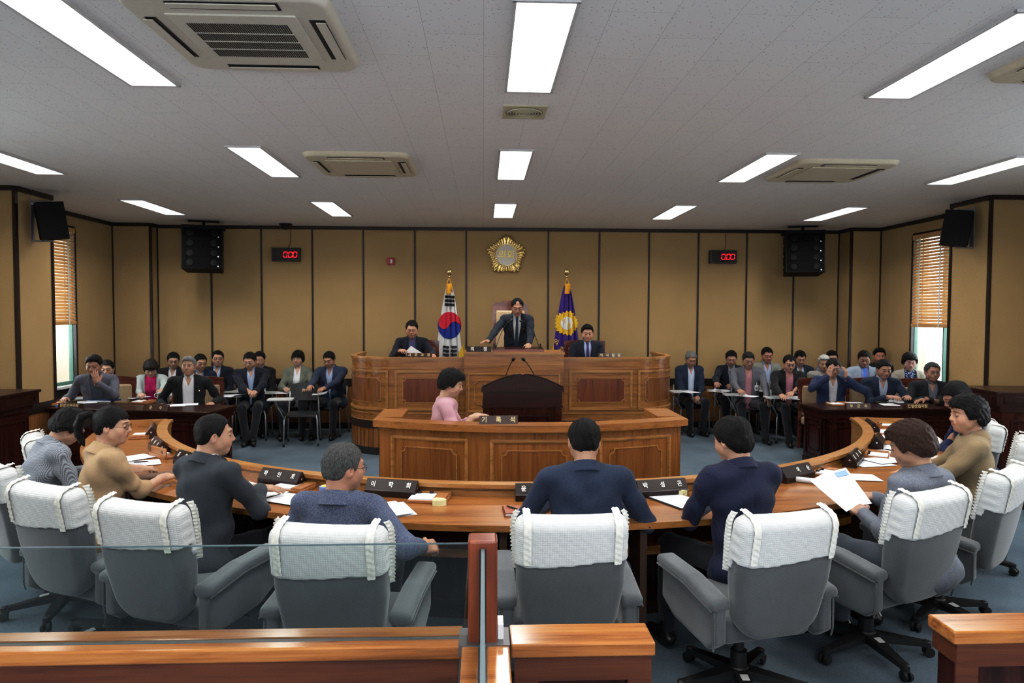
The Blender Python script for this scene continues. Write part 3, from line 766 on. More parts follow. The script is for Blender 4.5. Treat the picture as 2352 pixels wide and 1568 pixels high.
# ------------------------------------------------------------------ ceiling fittings
FRAMEM = plain('light_frame_white', (.62, .62, .63), .5); DIFF = plain('light_diffuser', (.9, .9, .9), .5, emis=(1.0, .99, .975), estr=3.0)
CX = [-4.40, -2.04, .285, 2.62, 4.88]; CYR = [(-2.4, -1.12), (.42, 1.70), (3.19, 4.47), (6.06, 7.34), (8.93, 10.25)]
names = {-4.40: 'leftmost', -2.04: 'second from left', .285: 'middle', 2.62: 'second from right', 4.88: 'rightmost'}
rown = ['behind the gallery', 'above the gallery', 'in the first row ahead', 'in the second row ahead', 'in the row by the end wall']
proto = None
for j, (a, b) in enumerate(CYR):
    for x in CX:
        if j == 0: continue
        if proto is None:
            proto = empty('ceiling_light', (x, (a+b)/2, ZC)); L = 1.30
            f = MB(); W = .155
            for q in (-1, 1): f.b2(q*W-.018*(q > 0)-0*q, q*W+.018*(q < 0), -L/2, L/2, -.014, 0); f.b2(-W, W, q*L/2-.018*(q > 0), q*L/2+.018*(q < 0), -.014, 0)
            f.build('frame', FRAMEM, proto); MB().b2(-W+.02, W-.02, -L/2+.02, L/2-.02, -.010, -.004).build('diffuser', DIFF, proto); o = proto
        else: o = copy_tree(proto); o.location = (x, (a+b)/2, ZC)
        tag(o, 'flush white light panel, %s column, %s' % (names[x], rown[j]), 'ceiling light', 'recessed light panels in the ceiling')
PLAST = plain('cream_plastic', (.66, .63, .55), .4); PLAST2 = plain('beige_plastic', (.60, .55, .43), .45); BLK = plain('black_slot', (.01, .01, .01), .6)
def aircon(loc, mat, label, rz=0, grille=True):
    o = empty('air_conditioner', loc, rz, label, 'air conditioner', 'ceiling cassette air conditioners')
    bm = SDF((-.52, -.52, -.05), (.52, .52, .02), .012); bm.rbox((0, 0, 0), (.475, .475, .035), None, .03)
    x, y, z = bm.grid(); q = np.sqrt(np.maximum(np.abs(x)-.36, 0)**2+np.maximum(np.abs(y)-.36, 0)**2)-.115
    bm.F = np.maximum(bm.F, (q+np.clip(-z, 0, 1)*.6)+0*z).astype(np.float32); P, Q = bm.mesh(); np_mesh('casing', P, Q, mat, o)
    MB().box((0, 0, -.038), (.60, .60, .012), None, .005).build('intake_panel', mat, o)
    g = MB()
    for i in range(44): g.b2(-.235+i*.0108, -.235+i*.0108+.0050, -.21, .21, -.0465, -.043)
    if grille: g.build('grille_slots', BLK, o)
    if grille: MB().b2(-.24, .24, -.105, -.10, -.049, -.044).b2(-.24, .24, -.003, .003, -.049, -.044).b2(-.24, .24, .10, .105, -.049, -.044).build('grille_bars', mat, o)
    for a in range(4):
        M = Matrix.Rotation(a*PI/2, 4, 'Z'); MB().box((0, .385, -.034), (.50, .075 if a in (2, 3) else .052, .006), M).build('outlet', BLK, o)
        MB().box((0, .40, -.045), (.48, .045, .005), M @ XF((0, 0, -.0), 0)).build('flap', mat, o)
    return o
aircon((-1.17, 3.62, ZC-.005), PLAST, 'large cream ceiling air conditioner with open grille nearest the gallery')
aircon((-1.13, 6.68, ZC-.005), PLAST2, 'beige ceiling air conditioner ahead of the large one', grille=False)
aircon((3.36, 6.72, ZC-.005), PLAST2, 'beige ceiling air conditioner between two light columns over the officials on the right', grille=False)
aircon((3.42, 3.62, ZC-.005), PLAST2, 'beige ceiling air conditioner cut by the frame edge, by the big right light panel', grille=False)
v = empty('ceiling_vent', (.285, 4.93, ZC), 0, 'square yellowed ceiling vent with round louvres behind the middle light', 'vent')
MB().b2(-.15, .15, -.155, .155, -.010, 0).build('plate', plain('yellowed_plastic', (.55, .52, .38), .5), v)
r = MB()
for i in range(6): r.lathe([(.125-i*.02, -.012), (.122-i*.02, -.02), (.115-i*.02, -.02), (.113-i*.02, -.012)], 32)
r.build('louvre_rings', plain('yellowed_plastic_dark', (.45, .42, .30), .5), v)
MB().lathe([(.128, -.0105), (.128, -.0125)], 32).build('throat', plain('vent_shadow', (.07, .065, .05), .7), v)
dm = empty('security_camera', (*at_z(674, 510, ZC)[:2], ZC), 0, 'black dome camera on the ceiling above the left clock', 'camera'); dm.location = (-3.12, 11.2, ZC)
MB().lathe([(.10, 0), (.10, -.02), (.075, -.03)], 24).build('mount', BLK, dm, 'auto'); MB().lathe([(.07*math.cos(t), -.03-.07*math.sin(t)) for t in np.linspace(0, PI/2, 9)], 24).build('dome', plain('dome_black', (.01, .01, .012), .1), dm, True)
# ------------------------------------------------------------------ things on the back wall
clkm = plain('clock_case', (.02, .022, .022), .4); led = plain('red_led', (.5, 0, .02), .4, emis=(1, .01, .03), estr=3.0)
def clock(px, py, label):
    p = at_y(px, py, YB-.05); o = empty('digital_clock', p, 0, label, 'clock', 'digital wall clocks')
    MB().box((0, 0, 0), (.45, .09, .22), None, .008).build('case', clkm, o)
    MB().b2(-.195, .195, -.048, -.044, -.085, .085).build('display', plain('display_black', (.006, .004, .004), .2), o)
    seg = {'0': 'abcdef'}
    for i, x in enumerate((-.005, .078, .150)):
        d = MB(); w, h, t = .028, .042, .010
        S = {'a': (0, h, w, t), 'g': (0, 0, w, t), 'd': (0, -h, w, t)}
        sk = lambda z: .08*z
        for zc in (h, -h): d.b2(x-w+sk(zc)+.006, x+w+sk(zc)-.006, -.052, -.048, zc-t/2, zc+t/2)
        for xs in (-1, 1):
            for z0, z1 in ((.006, h-.004), (-h+.004, -.006)):
                d.add([(x+xs*w-t/2+sk(z0), -.052, z0), (x+xs*w+t/2+sk(z0), -.052, z0), (x+xs*w+t/2+sk(z1), -.052, z1), (x+xs*w-t/2+sk(z1), -.052, z1)], [(0, 1, 2, 3)])
        d.build('led_digit', led, o)
    MB().b2(.034, .044, -.052, -.048, -.052, -.042).build('led_point', led, o)
    MB().tube([(.03, .0, .11), (.035, .01, .13), (.06, .035, .2), (.06, .04, .40)], .006, 6).build('cable', plain('brown_cable', (.2, .10, .05), .6), o)
clock(658, 585, 'digital clock reading 0.00 on the end wall beside the left speaker cluster')
clock(1660, 590, 'digital clock reading 0.00 on the end wall beside the right speaker cluster')
p = at_y(898, 600, YB-.02); o = empty('fire_alarm', p, 0, 'small red fire alarm box with white bell strobe on the end wall', 'alarm')
MB().box((0, 0, 0), (.125, .04, .11), None, .006).build('box', plain('alarm_red', (.35, .02, .03), .35), o); MB().box((.01, -.022, 0), (.03, .012, .065), None, .004).build('strobe', plain('strobe_white', (.7, .7, .7), .3), o)
# emblem
GOLD = plain('polished_gold', (.80, .66, .36), .18, 1.0); CREAM = plain('emblem_face', (.74, .72, .66), .4); GOLD2 = plain('letter_gold', (.62, .47, .15), .35, .6)
p = at_y(1163, 586, YB-.03); em = empty('assembly_emblem', p, 0, 'gold five-petalled assembly emblem with a white disc lettered 의회', 'emblem')
S = SDF((-.37, -.05, -.37), (.37, .05, .37), .0052)
for i in range(5):
    c0 = i*72
    for j, (da, rr, w) in enumerate(((0, .300, .040), (-12.5, .288, .027), (12.5, .288, .027), (-22, .268, .024), (22, .268, .024), (-31, .250, .022), (31, .250, .022))):
        a = R_(90+c0+da); S.cone((.13*math.cos(a), .012, .13*math.sin(a)), (rr*math.cos(a), -.0, rr*math.sin(a)), .016, w, .006)
        S.cone((.2*math.cos(a), -.012, .2*math.sin(a)), ((rr-.02)*math.cos(a), -.022, (rr-.02)*math.sin(a)), .006, w*.6, .004)
S.ell((0, .014, 0), (.275, .016, .275), None, .006)
P, Q = S.mesh(); np_mesh('petals', P, Q, GOLD, em)
MB().lathe([(.0, -.030), (.165, -.030), (.168, -.026), (.168, .0)], 48, axis='y').build('disc', CREAM, em, 'auto')
MB().lathe([(.178, 0), (.178, -.032), (.172, -.038), (.165, -.034), (.165, -.02)], 48, axis='y').build('disc_rim', GOLD, em, True)
text_obj('lettering', '의회', .150, GOLD2, em, (0, -.034, 0), (PI/2, 0, 0), .004, bold=.003)
# hanging speaker clusters, side speakers
SPK = plain('speaker_black', (.005, .005, .006), .7, spec=.2); SPM = plain('speaker_mesh', (.005, .005, .0055), .9, spec=.1)
def cluster(px, py, rz, label):
    p = at_y(px, py, 10.95); o = empty('speaker_cluster', (p[0], 10.95, ZC), rz, label, 'loudspeaker', 'line array speaker clusters hung from the ceiling')
    W, D = .58, .40
    MB().b2(-W/2, W/2, -D/2, D/2, -.13, -.085).b2(-.02, .02, -.02, .02, -.10, 0).b2(-.22, .22, -.03, .03, -.02, 0).build('hanging_frame', SPK, o)
    z = -.135; ang = 0; y = 0
    for i in range(4):
        ang = R_(2+i*3.2); H = .165; M = XF((0, y, z), -ang)
        e = MB().add([(-W/2, -D/2, 0), (W/2, -D/2, 0), (W/2-.03, D/2, -.01), (-W/2+.03, D/2, -.01), (-W/2, -D/2, -H), (W/2, -D/2, -H), (W/2-.03, D/2, -H+.03), (-W/2+.03, D/2, -H+.03)], [(0, 1, 2, 3), (7, 6, 5, 4), (0, 4, 5, 1), (1, 5, 6, 2), (2, 6, 7, 3), (3, 7, 4, 0)], M).build('speaker_box', SPK, o)
        g = MB().b2(-W/2+.02, W/2-.02, -D/2-.008, -D/2, -H+.012, -.012, M); g.build('grille', SPM, e)
        for q in (-.17, .17): MB().lathe([(.055, -D/2-.010), (.05, -D/2-.014), (.0, -D/2-.010)], 18, (q, 0, -H/2), M, 'y').build('cone', SPK, e, True)
        MB().lathe([(.012, -D/2-.011), (0, -D/2-.014)], 10, (W/2-.06, 0, -H+.03), M, 'y').build('maker_badge', plain('badge_silver', (.5, .5, .5), .3, .8), e)
        y -= .165*math.sin(ang); z -= H*math.cos(ang)-.002
    return o
cluster(469, 575, R_(14), 'black four-box speaker cluster hung near the left corner')
cluster(1843, 580, R_(-14), 'black four-box speaker cluster hung near the right corner')
def side_speaker(sgn, px, py, dep, label):
    p = at_y(px, py, dep); X = PX_L if sgn < 0 else PX_R
    o = empty('wall_speaker', (p[0], dep, p[2]), R_(-58 if sgn < 0 else 58)*1, label, 'loudspeaker', 'small speakers bracketed on the side pillars')
    M = XF((0, 0, 0), R_(8)); b = MB(); W, D, H = .30, .28, .42
    b.add([(-W/2, -D/2, -H/2), (W/2, -D/2, -H/2), (W/2-.05, D/2, -H/2), (-W/2+.05, D/2, -H/2), (-W/2, -D/2, H/2), (W/2, -D/2, H/2), (W/2-.05, D/2, H/2), (-W/2+.05, D/2, H/2)], [(3, 2, 1, 0), (4, 5, 6, 7), (0, 1, 5, 4), (1, 2, 6, 5), (2, 3, 7, 6), (3, 0, 4, 7)], M); b.build('cabinet', SPK, o)
    MB().b2(-W/2+.01, W/2-.01, -D/2-.012, -D/2, -H/2+.01, H/2-.01, M).build('grille', SPM, o)
    bk = MB(); dx = abs(X-p[0]); Mi = Matrix.Rotation(-o.rotation_euler[2], 4, 'Z')
    bk.b2(min(0, sgn*dx), max(0, sgn*dx), -.015, .015, -H/2-.03, -H/2-.01, Mi); bk.b2(min(0, sgn*dx), max(0, sgn*dx), -.015, .015, H/2+.01, H/2+.03, Mi)
    bk.b2(sgn*dx-.012, sgn*dx+.012, -.035, .035, -.24, .26, Mi); bk.build('bracket', plain('bracket_steel', (.35, .35, .36), .4, .6), o)
side_speaker(-1, 120, 508, 8.38, 'black wall speaker bracketed on the left pillar')
side_speaker(1, 2195, 525, 8.3, 'black wall speaker bracketed on the right pillar')
# ------------------------------------------------------------------ woods
OAKX = wood('oak_x', (.18, .062, .012), (.31, .125, .028), (.40, .175, .046), 'x'); OAKY = wood('oak_y', (.15, .050, .010), (.27, .105, .023), (.36, .155, .040), 'y')
OAKZ = wood('oak_z', (.16, .052, .010), (.27, .10, .022), (.35, .145, .038), 'z')
OAKH = wood('oak_moulding', (.24, .10, .025), (.38, .18, .05), (.46, .24, .075), 'x', .35)
REDZ = wood('red_veneer', (.09, .017, .006), (.16, .036, .011), (.22, .06, .018), 'z')
RAILW = wood('rail_wood', (.20, .065, .014), (.38, .15, .038), (.50, .23, .07), 'x', .2, .5); RAILZ = wood('rail_panel_wood', (.055, .013, .006), (.10, .026, .010), (.15, .045, .016), 'x', .35, .3)
POSTW = wood('post_wood', (.14, .028, .010), (.20, .045, .015), (.26, .07, .022), 'z', .3, .3)
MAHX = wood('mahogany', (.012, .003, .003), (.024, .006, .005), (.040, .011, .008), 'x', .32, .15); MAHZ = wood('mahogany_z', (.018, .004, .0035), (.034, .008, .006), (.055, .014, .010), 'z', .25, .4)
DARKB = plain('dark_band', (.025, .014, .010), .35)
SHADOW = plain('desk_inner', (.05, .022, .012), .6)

for _m in (MAHX, MAHZ): _m.node_tree.nodes['Principled BSDF'].inputs['Specular IOR Level'].default_value = .22

class Wrap:
    """boxes and frames laid along a plan curve: s along it, z up, o outwards"""
    def __init__(s, pts):
        s.p = np.array(pts, float); d = np.linalg.norm(np.diff(s.p, axis=0), axis=1); s.s = np.concatenate([[0], np.cumsum(d)]); s.L = s.s[-1]
        t = np.gradient(s.p, axis=0); t /= np.linalg.norm(t, axis=1)[:, None]; s.n = np.stack([t[:, 1], -t[:, 0]], 1)
    def P(s, q, z, o):
        x = np.interp(q, s.s, s.p[:, 0]); y = np.interp(q, s.s, s.p[:, 1]); nx = np.interp(q, s.s, s.n[:, 0]); ny = np.interp(q, s.s, s.n[:, 1])
        return (x+nx*o, y+ny*o, z)
    def box(s, mb, s0, s1, z0, z1, o0, o1, step=.06):
        n = max(1, int(abs(s1-s0)/step)); vs = []; fs = []
        for i in range(n+1):
            q = s0+(s1-s0)*i/n; vs += [s.P(q, z0, o0), s.P(q, z0, o1), s.P(q, z1, o1), s.P(q, z1, o0)]
        for i in range(n):
            for k in range(4): a = i*4+k; b = i*4+(k+1) % 4; fs.append((a, b, b+4, a+4))
        fs += [(0, 3, 2, 1), (n*4, n*4+1, n*4+2, n*4+3)]; mb.add(vs, fs)
    def frame(s, mb, s0, s1, z0, z1, w, o0, o1, notch=0.0, step=.06):
        def loop(d):
            a0, a1, b0, b1, nn = s0+d, s1-d, z0+d, z1-d, notch
            c = []
            def edge(p, q):
                m = max(1, int(math.hypot(q[0]-p[0], q[1]-p[1])/step)) if False else max(1, int(abs((s1-s0))/step)) if abs(q[0]-p[0]) > .1 else 1
                return [(p[0]+(q[0]-p[0])*i/m, p[1]+(q[1]-p[1])*i/m) for i in range(m)]
            if nn: cs = [(a0+nn, b0), (a1-nn, b0), (a1-nn*.7, b0+nn*.7), (a1, b0+nn), (a1, b1-nn), (a1-nn*.7, b1-nn*.7), (a1-nn, b1), (a0+nn, b1), (a0+nn*.7, b1-nn*.7), (a0, b1-nn), (a0, b0+nn), (a0+nn*.7, b0+nn*.7)]
            else: cs = [(a0, b0), (a1, b0), (a1, b1), (a0, b1)]
            for i in range(len(cs)): c += edge(cs[i], cs[(i+1) % len(cs)])
            return c
        A, B = loop(0), loop(w); n = len(A); vs = []; fs = []
        for (a, b) in zip(A, B): vs += [s.P(*a, o0), s.P(*a, o1), s.P(*b, o1), s.P(*b, o0)]
        for i in range(n):
            j = (i+1) % n
            for k in range(3): fs.append((i*4+k, i*4+k+1, j*4+k+1, j*4+k))
        mb.add(vs, fs)
def arc(cx, cy, r, a0, a1, n=24): return [(cx+r*math.sin(R_(a0+(a1-a0)*i/n)), cy-r*math.cos(R_(a0+(a1-a0)*i/n))) for i in range(n+1)]

# ------------------------------------------------------------------ members' curved desk
DC = np.array((.36, 7.95)); RI, RO = 3.63, 4.24; A_E = 76.0
def dpt(ang, r, z=0): return np.array((DC[0]+r*math.sin(R_(ang)), DC[1]-r*math.cos(R_(ang)), z))
desk = empty('curved_desk', (0, 0, 0), 0, 'long horseshoe oak desk with raised inner rail where the members sit', 'desk')
wi = Wrap(arc(*DC, RI, -A_E, A_E, 90)); wo = Wrap(arc(*DC, RO, -A_E, A_E, 90))
def ringbox(mb, r0, r1, z0, z1, a0=-A_E, a1=A_E, n=96):
    vs = []; fs = []
    for i in range(n+1):
        a = a0+(a1-a0)*i/n; vs += [tuple(dpt(a, r0, z0)), tuple(dpt(a, r1, z0)), tuple(dpt(a, r1, z1)), tuple(dpt(a, r0, z1))]
    for i in range(n):
        for k in range(4): p = i*4+k; q = i*4+(k+1) % 4; fs.append((p, q, q+4, p+4))
    fs += [(0, 3, 2, 1), (n*4, n*4+1, n*4+2, n*4+3)]; mb.add(vs, fs)
m = MB(); ringbox(m, RI, RO, .705, .74)
# rounded end towards the west, square end towards the east
m.build('desk_top', OAKX, desk)
m = MB(); ringbox(m, RI-.04, RI+.0, .0, .795); ringbox(m, RI-.06, RI+.03, .795, .82); ringbox(m, RI-.045, RI+.012, .74, .775); m.build('inner_rail', OAKH, desk)
for sgn in (-1, 1):
    e = MB(); a = sgn*A_E; ringbox(e, RI, RO-(.18 if sgn < 0 else .0), .74, .82, min(a, a+sgn*.6), max(a, a+sgn*.6), 1); e.build('end_rail', OAKH, desk)
m = MB(); ringbox(m, RI+.02, RI+.36, .50, .52); ringbox(m, RI+.35, RI+.365, .475, .525); m.build('under_shelf', OAKX, desk)
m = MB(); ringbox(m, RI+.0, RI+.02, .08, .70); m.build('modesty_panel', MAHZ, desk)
m = MB(); ringbox(m, RI-.01, RI+.10, .0, .08); m.build('plinth', DARKB, desk)
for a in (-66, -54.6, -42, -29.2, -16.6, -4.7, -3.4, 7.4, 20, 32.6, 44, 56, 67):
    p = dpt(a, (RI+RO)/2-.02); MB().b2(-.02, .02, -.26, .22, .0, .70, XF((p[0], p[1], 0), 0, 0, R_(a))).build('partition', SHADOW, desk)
for a in (-4.6, -3.55):
    p = dpt(a, RO-.22); MB().b2(-.016, .016, -.015, .015, .48 if False else .44, .70, XF((p[0], p[1], 0), 0, 0, R_(a))).build('leg', OAKZ, desk)
# recorder's desk ---------------------------------------------------
rd = empty('recorder_desk', (0, 0, 0), 0, 'bow-fronted oak recorder desk with three carved panels behind the horseshoe desk', 'desk')
def bow(x0, x1, yend, sag, n=40):
    pts = []
    for i in range(n+1):
        t = i/n; x = x0+(x1-x0)*t; pts.append((x, yend-sag*(1-(2*t-1)**2)))
    return pts
RX0, RX1, RY = -.915, 1.735, 5.80
rw = Wrap(bow(RX0+.05, RX1-.05, RY+.05, .33)); ZR = 1.0
m = MB(); n = 40
B0 = bow(RX0, RX1, RY, .33, n)
vs = []; fs = []
for (x, y), t in zip(B0, range(n+1)):
    for z in (ZR-.055, ZR): vs += [(x, y, z), (x+(.22 if t == 0 else -.22 if t == n else 0)*0, y+.19, z)]
for i in range(n):
    a = i*4; fs += [(a+2, a+3, a+7, a+6), (a, a+2, a+6, a+4), (a+1, a+5, a+7, a+3), (a, a+4, a+5, a+1)]
fs += [(0, 1, 3, 2), (n*4, n*4+2, n*4+3, n*4+1)]; m.add(vs, fs)
m.b2(RX0, RX0+.22, RY+.17, 6.48, ZR-.055, ZR); m.b2(RX1-.22, RX1, RY+.17, 6.48, ZR-.055, ZR); m.build('counter_top', OAKX, rd)
m = MB(); rw.box(m, 0, rw.L, 0, ZR-.05, -.03, 0); m.b2(RX0+.04, RX0+.07, RY+.08, 6.45, 0, ZR-.05); m.b2(RX1-.07, RX1-.04, RY+.08, 6.45, 0, ZR-.05); m.build('body', OAKZ, rd)
m = MB(); m.b2(RX0+.08, RX1-.08, RY+.13, RY+.5, .72, .745); m.build('writing_surface', OAKX, rd)
pw = rw.L/3
for i in range(3):
    a, b = i*pw+.09, (i+1)*pw-.09
    if i == 0: a = .12
    if i == 2: b = rw.L-.12
    q = MB(); rw.frame(q, a, b, .12, .88, .018, 0, .018); rw.frame(q, a+.018, b-.018, .138, .862, .01, 0, .010); q.build('panel_moulding', OAKH, rd)
    q = MB(); rw.frame(q, a+.09, b-.09, .205, .795, .008, .0, .010, .045); q.build('inner_moulding', OAKH, rd)
    q = MB(); rw.box(q, a+.098, b-.098, .213, .787, 0, .005); q.build('veneer_panel', wood('veneer_mid', (.14, .042, .010), (.22, .075, .018), (.28, .11, .03), 'z') if i == 0 else bpy.data.materials['veneer_mid'], rd)
m = MB(); rw.box(m, 0, rw.L, 0, .10, 0, .02); m.build('plinth', OAKX, rd)
# dais front and the raised platform ---------------------------------
DZ = .46
pl = MB().b2(-1.80, 2.50, 10.0, YB-.02, 0, DZ).b2(-1.2, 2.0, 9.45, 10.0, 0, DZ); po = pl.build('floor_dais', bpy.data.materials['blue_carpet']); po['kind'] = 'structure'
ds = empty('dais_bench', (0, 0, 0), 0, 'long oak dais bench with rounded ends and a raised middle section', 'bench')
DL = at_y(810, 822, 9.9)[0]; DR = at_y(1535, 822, 9.9)[0]; FY = 9.28; r = .62
path = [(DL, 10.75)]+[(DL, 10.3), (DL, FY+r)]+[(DL+r-r*math.cos(R_(t)), FY+r-r*math.sin(R_(t))) for t in range(6, 90, 6)]+[(DL+r, FY)]
path += [(x, FY) for x in np.linspace(DL+r, DR-r, 20)[1:-1]]
path += [(DR-r, FY)]+[(DR-r+r*math.sin(R_(t)), FY+r-r*math.cos(R_(t))) for t in range(6, 90, 6)]+[(DR, FY+r), (DR, 10.3), (DR, 10.75)]
dw = Wrap(path); ZT = 1.30; L = dw.L
m = MB(); dw.box(m, 0, L, DZ-.0, ZT-.02, -.04, 0); m.build('body', OAKX, ds)
m = MB(); dw.box(m, 0, L, ZT-.02, ZT+.01, -.06, .015); dw.box(m, 0, L, ZT-.035, ZT-.022, 0, .008); m.build('top_rail', OAKH, ds)
m = MB(); dw.box(m, 0, L, ZT-.145, ZT-.13, 0, .010); dw.box(m, 0, L, DZ+.0, DZ+.012, 0, .012); dw.box(m, 0, L, DZ+.09, DZ+.105, 0, .012); m.build('string_moulding', OAKH, ds)
m = MB(); dw.box(m, 0, L, .36, DZ, -.02, .02); m.build('black_band', DARKB, ds)
m = MB(); dw.box(m, 0, L, .10, .36, -.03, -.004); 
for i in range(int(L/.075)): dw.box(m, i*.075+.008, i*.075+.067, .10, .36, -.004, .008, .1)
m.build('fluted_base', OAKZ, ds)
m = MB(); dw.box(m, 0, L, .0, .10, -.02, .01); m.build('black_plinth', BLK, ds)
def s_at(x):
    i = int(np.argmin(np.abs(dw.p[:, 0]-x)+np.abs(dw.p[:, 1]-FY)*2)); return dw.s[i]+(x-dw.p[i, 0])
segs = [(dw.s[1]+.1, s_at(at_y(892, 900, FY)[0])), (s_at(at_y(907, 900, FY)[0]), s_at(at_y(1053, 900, FY)[0])),
        (s_at(at_y(1307, 900, FY)[0]), s_at(at_y(1452, 900, FY)[0])), (s_at(at_y(1465, 900, FY)[0]), L-dw.s[1]-.1)]
for i, (a, b) in enumerate(segs):
    q = MB(); dw.frame(q, a, b, .60, 1.135, .025, 0, .022); dw.frame(q, a+.025, b-.025, .625, 1.11, .010, 0, .012); q.build('panel_moulding', OAKH, ds)
    q = MB(); dw.frame(q, a+.10, b-.10, .70, 1.035, .009, 0, .010, .04); q.build('inner_moulding', OAKH, ds)
    q = MB(); dw.box(q, a+.11, b-.11, .712, 1.023, 0, .006); q.build('veneer_panel', REDZ if i in (1, 2) else bpy.data.materials['veneer_mid'], ds)
m = MB(); dw.box(m, .1, L-.1, ZT-.12, ZT-.09, -.50, -.04); m.build('work_surface', OAKX, ds)
# raised middle
CX0, CX1 = at_y(1066, 810, 9.1)[0], at_y(1296, 810, 9.1)[0]; CY = 9.12; ZC2 = 1.385
cw = Wrap([(CX0, 9.7), (CX0, CY+.06), (CX0+.06, CY)]+[(x, CY) for x in np.linspace(CX0+.06, CX1-.06, 12)[1:-1]]+[(CX1-.06, CY), (CX1, CY+.06), (CX1, 9.7)])
m = MB(); m.b2(CX0+.03, CX1-.03, CY+.03, 9.75, .1, ZC2-.03); m.b2(CX0, CX1, CY+.0, 9.78, 1.10, ZC2-.03); m.b2(CX0+.02, CX1-.02, CY+.015, 9.3, .46, 1.10); m.build('middle_body', OAKX, ds)
m = MB(); m.b2(CX0-.01, CX1+.01, CY-.012, 9.80, ZC2-.03, ZC2); m.b2(CX0-.002, CX1+.002, CY-.006, 9.7, 1.22, 1.232); m.build('middle_top', OAKH, ds)
ms = Wrap([(x, CY+.015) for x in np.linspace(CX0+.03, CX1-.03, 20)])
q = MB(); ms.frame(q, .02, ms.L/2-.01, .60, 1.11, .02, 0, .02); ms.frame(q, ms.L/2+.01, ms.L-.02, .60, 1.11, .02, 0, .02); q.build('middle_moulding', OAKH, ds)
q = MB(); ms.frame(q, .10, ms.L/2-.09, .69, 1.02, .012, 0, .014, .04); ms.frame(q, ms.L/2+.09, ms.L-.10, .69, 1.02, .012, 0, .014, .04); q.build('middle_inner_moulding', OAKH, ds)
# reading lectern on the chairman's top
p0, p1 = at_y(1133, 806, 9.35), at_y(1248, 806, 9.35)
lt = empty('reading_board', ((p0[0]+p1[0])/2, 9.42, ZC2), 0, 'low dark red reading board on the raised middle of the dais', 'board')
MB().add([(-.34, -.16, 0), (.34, -.16, 0), (.34, .16, 0), (-.34, .16, 0), (-.34, -.16, .025), (.34, -.16, .025), (.34, .16, .05), (-.34, .16, .05)], [(3, 2, 1, 0), (4, 5, 6, 7), (0, 1, 5, 4), (1, 2, 6, 5), (2, 3, 7, 6), (3, 0, 4, 7)]).build('board', MAHX, lt)
MB().b2(-.34, .34, -.175, -.155, 0, .03).build('ledge', wood('cherry', (.10, .02, .012), (.17, .04, .02), (.24, .07, .03), 'x'), lt)
# podium ------------------------------------------------------------
pc = (at_y(1107, 890, 7.12)[0]+at_y(1293, 890, 7.12)[0])/2; PW = .415
pd = empty('podium', (pc, 7.12, 0), 0, 'dark mahogany speaking podium with an arched carved top', 'podium')
m = MB(); m.b2(-PW+.02, PW-.02, 0, .52, 0, 1.02); m.build('body', MAHZ, pd)
m = MB(); m.b2(-PW, PW, -.02, .54, .925, .945); m.b2(-PW+.01, PW-.01, -.01, .53, .945, 1.085); m.b2(-PW-.01, PW+.01, -.03, .55, 1.085, 1.11); m.build('cornice', MAHX, pd); MB().b2(-PW, PW, -.02, .54, 0, .10).build('plinth', MAHX, pd)
pr = [(-PW-.01, 1.11)]+[(x, 1.135+.135*(1-abs(x/PW)**1.7)) for x in np.linspace(-PW, -.03, 16)]+[(-.012, 1.262), (0, 1.250), (.012, 1.262)]+[(x, 1.135+.135*(1-abs(x/PW)**1.7)) for x in np.linspace(.03, PW, 16)]+[(PW+.01, 1.11)]
n = len(pr); vs = [(x, -.02, z) for x, z in pr]+[(x, .06, z) for x, z in pr]; fs = [tuple(range(n)), tuple(range(n, 2*n))[::-1]]+[(i, (i+1) % n, n+(i+1) % n, n+i) for i in range(n)]
MB().add(vs, fs).build('arched_crest', MAHX, pd)
MB().tube([(x, -.025, z+.003) for x, z in pr[1:-1]], .007, 6).build('crest_moulding', MAHX, pd, True)
pf = Wrap([(x, 0) for x in np.linspace(-PW+.02, PW-.02, 12)])
q = MB(); pf.frame(q, .10, pf.L-.10, .12, .845, .02, 0, .018); q.build('panel_moulding', MAHX, pd)
q = MB(); pf.frame(q, .165, pf.L-.165, .18, .785, .012, 0, .012, .035); q.build('inner_moulding', MAHX, pd)
for s_ in (-1, 1):
    q = MB().b2(s_*(PW-.05)-.04, s_*(PW-.05)+.04, -.012, 0, .10, .92)
    for i in range(4): q.b2(s_*(PW-.05)-.032+i*.018, s_*(PW-.05)-.022+i*.018, -.018, -.012, .14, .80)
    q.b2(s_*(PW-.05)-.03, s_*(PW-.05)+.03, -.020, -.012, .84, .90); q.b2(s_*(PW-.05)-.012, s_*(PW-.05)+.012, -.026, -.02, .858, .882); q.build('pilaster', MAHZ, pd)
m = MB(); m.add([(-PW+.03, .08, 1.12), (PW-.03, .08, 1.12), (PW-.03, .52, 1.05), (-PW+.03, .52, 1.05), (-PW+.03, .08, 1.14), (PW-.03, .08, 1.14), (PW-.03, .52, 1.08), (-PW+.03, .52, 1.08)], [(3, 2, 1, 0), (4, 5, 6, 7), (0, 1, 5, 4), (1, 2, 6, 5), (2, 3, 7, 6), (3, 0, 4, 7)]); m.build('reading_surface', MAHX, pd)
MIC = plain('mic_black', (.015, .015, .016), .4, .3)
